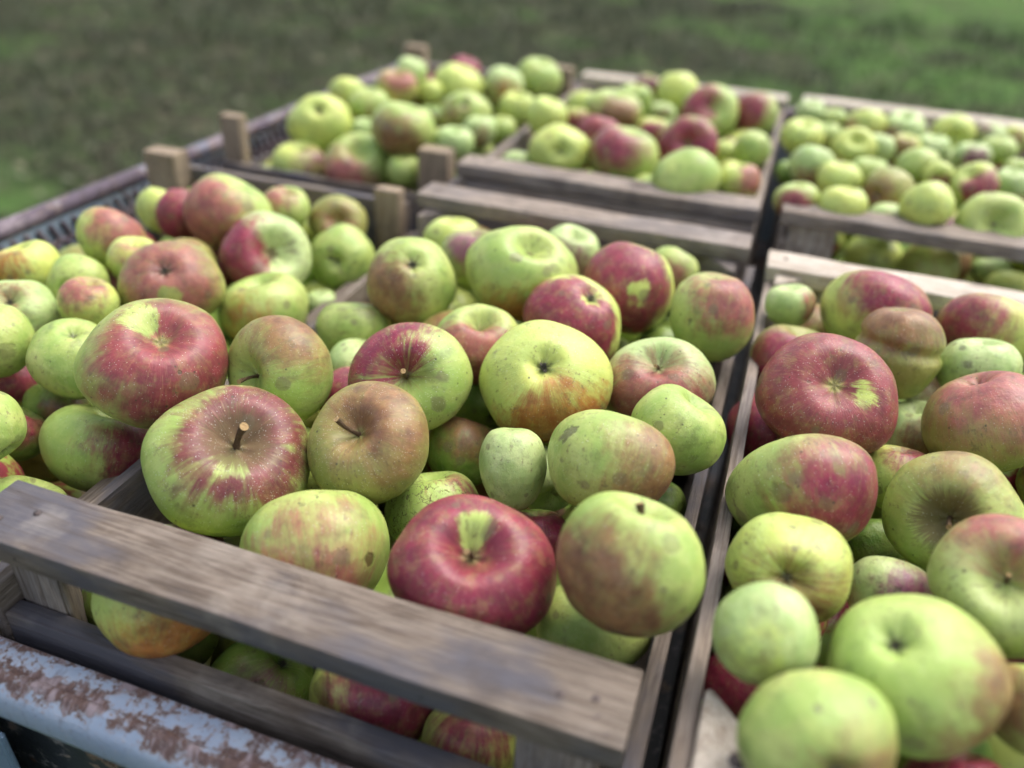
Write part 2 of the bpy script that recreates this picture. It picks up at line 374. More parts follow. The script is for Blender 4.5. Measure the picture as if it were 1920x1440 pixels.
# ------------------------------------------------------------ ground
def ground():
    t = NT('grass_ground'); P = t.obj()
    px = t.sep(P); a = t.math('ADD', t.noise(P, .7, 4, .6), t.ss(px[0], -1.8, 3.2, -.10, .11)); b = t.noise(P, 2.6, 5, .7); c = t.noise(P, 9., 4, .7); d = t.noise(P, 60., 3, .7)
    col = t.mix(t.ss(a, .40, .60), (.042, .044, .028), (.080, .150, .040))
    col = t.mix(t.ss(b, .50, .62, 0., .75), col, (.090, .074, .054))
    col = t.mix(t.ss(c, .50, .68, 0., .6), col, (.105, .175, .052))
    col = t.mix(t.ss(c, .46, .34, 0., .75), col, (.022, .028, .016))
    col = t.mix(t.ss(d, .55, .7, 0., .5), col, (.11, .11, .07))
    t.bump(t.math('ADD', c, d), .03, .8)
    m = t.fin(col, .95, .02)
    bm = bmesh.new(); n = 60
    def h(x, y): return .05*mnoise.noise(Vector((x*.35, y*.35, 0))) + .10*mnoise.noise(Vector((x*.06, y*.06, 3.))) 
    xs = [-1.5*1.0 + (i/n*2-1)*6 if False else math.copysign(abs(i/n*2-1)**2.2*150, i/n*2-1) for i in range(n+1)]
    ys = [math.copysign(abs(i/n*2-1)**2.2*150, i/n*2-1) + 2 for i in range(n+1)]
    V = [[bm.verts.new((x, y, h(x, y) if abs(x) > 1.4 or y > 2.2 or y < -.6 else h(x, y)*.3)) for x in xs] for y in ys]
    for j in range(n):
        for i in range(n): bm.faces.new((V[j][i], V[j][i+1], V[j+1][i+1], V[j+1][i]))
    o = link('ground', mesh_of(bm, 'ground'), m); tag(o, kind='structure')
    # grass blades and fallen leaves
    t = NT('grass_blade'); P = t.obj(); a = t.math('ADD', t.noise(P, .7, 4, .6), t.ss(t.sep(P)[0], -1.8, 3.2, -.10, .11)); b = t.noise(P, 3.6, 4, .7); e = t.noise(P, 1.9, 5, .7)
    col = t.mix(t.ss(b, .40, .60), (.036, .070, .018), (.095, .155, .052))
    col = t.mix(t.ss(a, .56, .44, 0., .8), col, (.044, .048, .028))
    col = t.mix(t.ss(e, .52, .60, 0., .75), col, (.080, .066, .045))
    mb = t.fin(col, .6, .3)
    r = random.Random(11); verts = []; faces = []
    def blade(x, y, hh, w):
        z = h(x, y) - .01; an = r.uniform(0, 6.28); ln = r.uniform(.2, .9)*hh; dx, dy = math.cos(an), math.sin(an)
        px, py = -dy*w, dx*w; k = len(verts)
        verts.extend([(x-px, y-py, z), (x+px, y+py, z), (x+dx*ln*.4-px*.8, y+dy*ln*.4-py*.8, z+hh*.6), (x+dx*ln*.4+px*.8, y+dy*ln*.4+py*.8, z+hh*.6), (x+dx*ln, y+dy*ln, z+hh)])
        faces.extend([(k, k+1, k+3, k+2), (k+2, k+3, k+4)])
    for i in range(52000):
        y = .2 + 12*r.random()**1.25; sx = 1.3 + y*.85
        x = r.uniform(-sx*1.25 - .6, sx*.95) 
        if -.5 < x < .95 and y < 1.6: continue
        if mnoise.noise(Vector((x*1.8, y*1.8, 7))) < -.22: continue
        sc = 1 + y*.10
        blade(x, y, r.uniform(.03, .085)*sc, r.uniform(.002, .0045)*sc)
    me = bpy.data.meshes.new('grass'); me.from_pydata(verts, [], faces)
    tag(link('grass', me, mb), 'short green grass growing in the meadow behind the trailer', 'grass', kind='stuff')
    t = NT('dry_leaf'); P = t.obj(); f = t.noise(P, 3., 2); g = t.noise(P, 40., 3)
    ml = t.fin(t.mix(t.ss(g, .35, .65), t.mix(f, (.19, .10, .045), (.24, .22, .17)), (.16, .19, .12)), .75, .3)
    verts = []; faces = []
    for i in range(1500):
        y = .1 + 10*r.random()**1.3; x = r.uniform(-1.6 - y*1.2, 1 + y*.9)
        if -.5 < x < .95 and y < 1.6: continue
        if mnoise.noise(Vector((x*.8, y*.8, 2))) < -.02: continue
        s = r.uniform(.015, .035); an = r.uniform(0, 6.28); z = h(x, y) + r.uniform(.01, .045); k = len(verts); tl = r.uniform(-.5, .5)
        for q, (u, v) in enumerate(((-1, 0), (-.35, .55), (.4, .5), (1.1, 0), (.4, -.5), (-.35, -.55))):
            verts.append((x+s*(u*math.cos(an)-v*math.sin(an)), y+s*(u*math.sin(an)+v*math.cos(an)), z+s*(tl*u+.35*abs(v))))
        faces.append(tuple(range(k, k+6)))
    me = bpy.data.meshes.new('fallen_leaves'); me.from_pydata(verts, [], faces)
    tag(link('fallen_leaves', me, ml), 'brown and grey fallen leaves scattered over the grass', 'fallen leaves', kind='stuff')
ground()

# ------------------------------------------------------------ trailer
def trailer():
    T = empty('trailer', (.2, .75, 0)); tag(T, 'old light blue steel trailer with rusty rails carrying the apple crates', 'trailer')
    ox, oy, oz = -.2, -.75, GZ
    X0, X1, Y0, Y1 = -.447, .90, -.047, 1.545
    def part(name, bm, mat):
        o = link(name, mesh_of(bm, name), mat, T); o.location = (ox, oy, oz); o.data.set_sharp_from_angle(angle=R(50)); return o
    def bx(bm, x0, x1, y0, y1, z0, z1, bev=.003):
        vs_ = [bm.verts.new((x, y, z)) for x in (x0, x1) for y in (y0, y1) for z in (z0, z1)]
        fs = [(0, 1, 3, 2), (4, 6, 7, 5), (0, 4, 5, 1), (2, 3, 7, 6), (0, 2, 6, 4), (1, 5, 7, 3)]
        F = [bm.faces.new([vs_[i] for i in f]) for f in fs]
        if bev:
            E_ = list({e for f in F for e in f.edges}); bmesh.ops.bevel(bm, geom=E_, offset=bev, segments=3, affect='EDGES')
    # bed
    bm = bmesh.new(); bx(bm, X0+.01, X1-.01, Y0+.05, Y1-.01, -.345, -.325); part('bed_floor', bm, M_DARK)
    # front rail: folded sheet, flat rusty top with a rolled painted lip
    bm = bmesh.new()
    prof = [(-.0075, -.135), (-.0075, -.083), (-.0095, -.0798), (-.020, -.0788), (-.0265, -.0800), (-.0275, -.0783), (-.0300, -.0776), (-.0325, -.0783), (-.0335, -.0800), (-.0385, -.0835), (-.0415, -.090), (-.0420, -.103), (-.040, -.110), (-.0345, -.113), (-.0345, -.109), (-.0375, -.104), (-.0378, -.091), (-.034, -.0855), (-.015, -.0835), (-.011, -.087), (-.011, -.135)]
    n = 90; rings = []
    for i in range(n+1):
        x = X0 + (X1-X0)*i/n
        rings.append([bm.verts.new((x, y + .0012*mnoise.noise(Vector((x*9, y*20, 1))), z + .0010*mnoise.noise(Vector((x*11, y*30, 5))))) for y, z in prof])
    m = len(prof)
    for i in range(n):
        for k in range(m): bm.faces.new((rings[i][k], rings[i][(k+1) % m], rings[i+1][(k+1) % m], rings[i+1][k]))
    part('front_rail', bm, M_RAIL)
    bm = bmesh.new(); bx(bm, X0+.02, X1, -.028, -.022, -.345, -.11); part('front_panel', bm, M_DARK)
    bm = bmesh.new(); bx(bm, X0, .043, -.050, -.0455, -.345, -.114, .0015); o = part('corner_panel', bm, flat_mat('blue_enamel', (.10, .15, .21), (.14, .20, .27), 12, .45))
    # left side: rail tube, punched panel
    bm = bmesh.new(); tube(bm, [(X0+.002*math.sin(y*9), y, -.052) for y in [Y0 + (Y1-Y0)*i/40 for i in range(41)]], .011, 16)
    part('side_rail', bm, M_SIDE)
    bm = bmesh.new(); bx(bm, X0-.003, X0+.003, Y0, Y1, -.345, -.06, .001)
    part('side_panel', bm, M_PANEL)
    bm = bmesh.new()
    for zz in (-.078, -.104, -.130, -.156):
        y = Y0+.03
        while y < Y1-.03:   # slanted pressed ribs over the blue panel
            tube(bm, [(X0+.006, y, zz+.011), (X0+.0065, y+.009, zz-.011)], .0036, 6); y += .019
    for zz in (-.091, -.117, -.143): tube(bm, [(X0+.006, Y0, zz), (X0+.006, Y1, zz)], .003, 6)
    part('wire_mesh', bm, M_SIDE)
    # far end rail and panel, right side
    bm = bmesh.new(); tube(bm, [(X0, Y1, -.052), (X1, Y1, -.052)], .012, 16); part('rear_rail', bm, M_SIDE)
    bm = bmesh.new(); bx(bm, X0, X1, Y1-.003, Y1+.003, -.345, -.06, .001); part('rear_panel', bm, M_PANEL)
    bm = bmesh.new(); tube(bm, [(X1, Y0, -.052), (X1, Y1, -.052)], .011, 16); part('side_rail', bm, M_SIDE)
    bm = bmesh.new(); bx(bm, X1-.003, X1+.003, Y0, Y1, -.345, -.06, .001); part('side_panel', bm, M_PANEL)
    # running gear
    bm = bmesh.new(); tube(bm, [(X0-.12, .75, -GZ+.26), (X1+.12, .75, -GZ+.26)], .025, 12); bx(bm, X0+.1, X0+.16, .70, .80, -GZ+.26, -.345); bx(bm, X1-.16, X1-.1, .70, .80, -GZ+.26, -.345); part('axle', bm, M_DARK)
    for x in (X0-.12, X1+.12):
        bm = bmesh.new(); tube(bm, [(x-.075, .75, -GZ+.27), (x-.07, .75, -GZ+.27), (x-.03, .75, -GZ+.27), (x+.03, .75, -GZ+.27), (x+.07, .75, -GZ+.27), (x+.075, .75, -GZ+.27)], [.17, .25, .28, .28, .25, .17], 32)
        part('wheel', bm, M_TYRE)
trailer()

# ------------------------------------------------------------ crates
def crate(x0, x1, y0, y1, label, rail_near=True, rail_far=True, side_z=-.038, post_z=-.018, leg=.058, end_z=(-.07, -.07), face_near=False, face_far=False, mats=None, rz=0., prismatic=True, zb=-.322, lz=None, xo=0.):
    cx, cy = (x0+x1)/2, (y0+y1)/2
    T = empty('wooden_crate', (cx, cy, GZ+zb), rz); tag(T, label, 'crate', 'wooden apple crates on the trailer')
    m = mats or [M_WOOD, M_WOODW]
    def B(name, a, b, c_, d, e, f, mt, **k): return board(name, T, a-cx, b-cx, c_-cy, d-cy, e-zb, f-zb, mt, **k)
    def K(name, x, y, sx, sy, lg, z1, cut, mt): return block(name, T, x-cx, y-cy, sx, sy, lg, .012, z1-zb, mt, cut)
    # long side boards in three courses, with gaps
    th = .0095
    lz = side_z if lz is None else lz
    for (a, b, zt) in ((x0, x0+th, lz), (x1-th+xo, x1+xo, side_z)):
        B('side_board', a, b, y0, y1, zt-.075, zt, m[0])
        B('side_board', a, b, y0+.002, y1-.002, zt-.170, zt-.088, m[0])
        B('side_board', a, b, y0+.002, y1-.002, zb+.004, zt-.183, m[0])
    # ends: three courses between the side boards, outside the blocks
    te = .013
    for (a, b, face) in ((y0, y0+te, face_near), (y1-te, y1, face_far)):
        top = -.021 if face else end_z[0 if a == y0 else 1]
        B('end_board', x0+th+.0006, x1-th-.0006, a, b, top-.085, top, m[1 if face else 0])
        B('end_board', x0+th+.0006, x1-th-.0006, a, b, zb+.014, top-.100, m[0])
    for (x, sx) in ((x0+th+.0005, 1), (x1-th-.0005, -1)):
        for (y, sy) in ((y0+te+.0005, 1), (y1-te-.0005, -1)):
            lg = leg if isinstance(leg, float) else leg[(0 if sy > 0 else 2)+(0 if sx > 0 else 1)]
            K('corner_post', x, y, sx, sy, lg, post_z if isinstance(post_z, float) else post_z[(0 if sy > 0 else 2)+(0 if sx > 0 else 1)], prismatic, m[1])
    if rail_near:
        B('end_rail', x0-.002, x1+.0015, y0-.001, y0+.0466, -.0175, 0, rail_near if not isinstance(rail_near, bool) else m[0], rough=.0017)
        for x in (x0+.017, x0+.034, x1-.034, x1-.017): nail(T, x-cx, y0+.018+rg.uniform(-.006, .012)-cy, .0004-zb)
    if rail_far:
        B('end_rail', x0-.001, x1+.0012, y1-.0466, y1+.001, -.0175, 0, rail_far if not isinstance(rail_far, bool) else m[1], rough=.0015)
        for x in (x0+.017, x1-.017): nail(T, x-cx, y1-.02-cy, .0004-zb)
    n = 7; w = (x1-x0-.004)/n
    for i in range(n): B('floor_board', x0+.003+w*i, x0+w*(i+1)-.003, y0+.002, y1-.002, zb, zb+.0035, m[0])
    return T
c1 = crate(0, .40, 0, .69, 'weathered front crate with wide grey flat plank across its near end, heaped with apples', mats=[M_WOOD, M_WOODW], rail_near=M_WOOD, lz=-.05, leg=(.038, .044, .058, .058), xo=.011)
c2 = crate(.4236, .825, -.016, .653, 'right crate with pale triangular corner block showing where its near plank is missing', rail_near=False, side_z=-.019, post_z=-.008, leg=.058, end_z=(-.03, -.07), mats=[M_WOODW, M_WOODP], rail_far=M_WOODP)
nail(c2, 0.4533-.6243, 0.0187-.3185, .322-.0075, r=.0042)
for (xa, ya, xb, yb) in ((0.3765, 0.0153, 0.389, 0.0266), (0.3783, 0.0048, 0.3932, 0.018), (0.3868, -0.0007, 0.3976, 0.0077)):      # old hammer gouges in the right end of the front plank
    bm = bmesh.new(); A_, B_ = Vector((xa-.2, ya-.345, .3215)), Vector((xb-.2, yb-.345, .3215)); m_ = (A_+B_)/2 + Vector((0, .0006, 0))
    tube(bm, [A_, A_.lerp(m_, .6), m_, m_.lerp(B_, .5), B_], [.0004, .0011, .0013, .0010, .0003], 8); link('gouge', mesh_of(bm, 'gouge'), M_GOUGE, c1)
crate(-.402, -.012, -.03, .668, 'left crate with bare square corner posts standing beside the rusty side rail', rail_near=False, rail_far=False, post_z=(-.005, -.075, .002, .0), leg=(.046, .04, .048, .033), end_z=(-.03, -.022), side_z=-.062, lz=-.10, mats=[M_WOOD, M_WOODT], prismatic=False)
crate(-.412, -.018, .79, 1.485, 'back left crate with four protruding corner posts at the far corner of the trailer', rail_near=False, rail_far=False, post_z=(.008, .002, .012, .004), leg=(.034, .046, .046, .046), end_z=(-.06, -.03), side_z=-.04, lz=-.085, mats=[M_WOOD, M_WOODT], prismatic=False)
crate(0, .40, .777, 1.467, 'back middle crate with a closed streaky brown near end and planks on both ends', face_near=True, rail_near=M_WOODW, rail_far=M_WOODP, side_z=-.02, mats=[M_WOODW, M_WOODW])
crate(.43, .83, .79, 1.485, 'back right crate with open gap under its near plank, filled mostly with green apples', rail_near=M_WOODW, mats=[M_WOODW, M_WOODP], rail_far=M_WOODP)

# ------------------------------------------------------------ apples
def apple_mesh(seed, k, hi=True, crease=0., lobes=1., bigcav=0., hy=1.):
    r = random.Random(seed); A, B = (84, 54) if hi else (44, 28)
    sd_, cw = (.36 + r.uniform(-.04, .08), .40 + r.uniform(-.04, .06)); cd, ew = .20 + r.uniform(-.05, .05), .27
    if bigcav: sd_ += .10; cw += .06; cd += .12; ew += .07
    if k > 1.1: sd_ *= .35; cd *= .4
    taper = r.uniform(.04, .13); p5 = r.uniform(0, 6.28); l5 = r.uniform(.018, .034)*lobes
    a1, p1, a2, p2 = r.uniform(.01, .05), r.uniform(0, 6.28), r.uniform(.012, .045), r.uniform(0, 6.28); tl, pt = r.uniform(0, .07), r.uniform(0, 6.28)
    off = Vector((r.uniform(0, 50), r.uniform(0, 50), 0))
    def pt_(th, ph):
        s, c = math.sin(th), math.cos(th)
        # fuller than a sphere in profile
        e = .90; rho = s**e if s > 0 else 0; z = math.copysign(abs(c)**1.02, c)*k
        rho *= 1 + taper*c*.9
        f5 = 1 + l5*math.cos(5*ph+p5)*((1-c)/2*.9+.25)*s + .5*l5*math.cos(3*ph+p1)*s
        rho *= f5*(1 + a1*math.cos(ph+p1)*s + a2*math.cos(2*ph+p2)*s)
        if c > 0: z -= sd_*math.exp(-(rho/cw)**2*1.35)*(1+.04*math.cos(5*ph+p5))
        else: z += cd*math.exp(-(rho/ew)**2*1.3)*(1+.09*math.cos(5*ph+p5))
        z += tl*rho*math.cos(ph+pt)
        v = Vector((rho*math.cos(ph), rho*math.sin(ph), z))
        v *= 1 + .045*mnoise.noise(v*1.3+off) + .012*lobes*mnoise.noise(v*3.5+off)
        v.y *= hy
        if crease:
            q = math.exp(-((v.z-.22+.3*v.x)/.15)**2); v.x *= 1-.12*q*crease; v.y *= 1-.12*q*crease
        return v
    vs_ = [tuple(pt_(0, 0))]; fs = []
    for j in range(1, B):
        u = j/B; th = math.pi*(u - .055*math.sin(2*math.pi*u))   # rings a little denser by the poles
        for i in range(A): vs_.append(tuple(pt_(th, 2*math.pi*i/A)))
    vs_.append(tuple(pt_(math.pi, 0)))
    for i in range(A): fs.append((0, 1+i, 1+(i+1) % A))
    for j in range(B-2):
        for i in range(A):
            a = 1+j*A+i; b = 1+j*A+(i+1) % A; fs.append((a, a+A, b+A, b))
    l = len(vs_)-1
    for i in range(A): fs.append((l, 1+(B-2)*A+(i+1) % A, 1+(B-2)*A+i))
    me = bpy.data.meshes.new('apple'); me.from_pydata(vs_, [], fs)
    me.materials.append(M_APPLE); me.polygons.foreach_set('use_smooth', [True]*len(me.polygons))
    return me, vs_[0][2], vs_[-1][2]
def stem_mesh(seed, z0, big, lean):
    r = random.Random(seed); bm = bmesh.new(); ln = {1: .50, 2: .27, 3: .40, 4: .33}[big]; a = r.uniform(0, 6.28); b = r.uniform(.05, .12)
    pts = [(b*math.cos(a)*(i/6)**2, b*math.sin(a)*(i/6)**2, z0-.03+ln*i/6) for i in range(7)]
    pts = [tuple(p[j]+lean[j]*i/6 for j in range(3)) for i, p in enumerate(pts)]
    rr = {1: .034, 2: .028, 3: .042, 4: .05}[big]
    tube(bm, pts, [rr*1.3, rr*.95, rr*.85, rr*.9, rr, rr*1.2, rr*1.28], 12, True, 0, 1)
    me = mesh_of(bm, 'stem'); me.materials.append(M_STEM); me.materials.append(M_CUT); me.polygons.foreach_set('use_smooth', [True]*len(me.polygons)); me.set_sharp_from_angle(angle=R(60)); return me
def eye_mesh(seed, z0):
    r = random.Random(seed); bm = bmesh.new()
    for i in range(5):
        a = 6.28*i/5+r.uniform(-.2, .2); ca, sa = math.cos(a), math.sin(a); w = .035
        g_ = r.uniform(.45, 1.1); w *= r.uniform(.4, 1.)
        P = [(.015, -w), (.015, w), (.04*g_+.015, w*.9), (.04*g_+.015, -w*.9), (.09*g_, w*.4), (.08*g_, -w*.4), (.05*g_, r.uniform(-.02, .02))]
        Z = [-.0, 0, -.05, -.05, -.035, -.035, -.10 + r.uniform(-.03, .03)]
        v = [bm.verts.new((x*ca-y*sa, x*sa+y*ca, z0+z-.004)) for (x, y), z in zip(P, Z)]
        bm.faces.new((v[0], v[1], v[2], v[3])); bm.faces.new((v[3], v[2], v[4], v[5])); bm.faces.new((v[5], v[4], v[6]))
    for i in range(46):
        a = r.uniform(0, 6.28); q = r.uniform(.0, .11); tube(bm, [(q*math.cos(a), q*math.sin(a), z0+.004-q*.12), (q*1.3*math.cos(a+.3)+.01, q*1.3*math.sin(a+.3), z0-q*.25-r.uniform(.01, .07))], [.0035, .0012], 4)
    me = bpy.data.meshes.new('calyx'); bm.to_mesh(me); bm.free(); me.materials.append(M_EYE); return me
GN = {'C0': 'apples in the left crate', 'C1': 'apples in the front crate', 'C2': 'apples in the right crate', 'C3': 'apples in the back left crate', 'C4': 'apples in the back middle crate', 'C5': 'apples in the back right crate'}
# rows: crate, position, radius, rotation, shape, skin properties, parts, label
COL = {"G": [[0.29, 0.4, 0.09], [0.42, 0.48, 0.135]], "Y": [[0.52, 0.56, 0.13], [0.46, 0.55, 0.14]], "Y2": [[0.36, 0.49, 0.11], [0.44, 0.54, 0.15]], "M": [[0.2, 0.032, 0.04], [0.2, 0.032, 0.04]], "R2": [[0.27, 0.035, 0.05], [0.27, 0.035, 0.05]], "KB": [[0.31, 0.09, 0.07], [0.31, 0.09, 0.07]], "P": [[0.35, 0.47, 0.16], [0.47, 0.55, 0.23]], "P2": [[0.36, 0.44, 0.12], [0.44, 0.5, 0.18]], "O": [[0.24, 0.27, 0.06], [0.33, 0.31, 0.085]], "D": [[0.13, 0.23, 0.035], [0.21, 0.29, 0.055]], "R": [[0.26, 0.014, 0.05], [0.26, 0.014, 0.05]], "K": [[0.36, 0.09, 0.078], [0.36, 0.09, 0.078]], "B": [[0.27, 0.115, 0.05], [0.27, 0.115, 0.05]], "T": [[0.42, 0.13, 0.03], [0.42, 0.13, 0.03]], "U": [[0.22, 0.045, 0.09], [0.22, 0.045, 0.09]]}
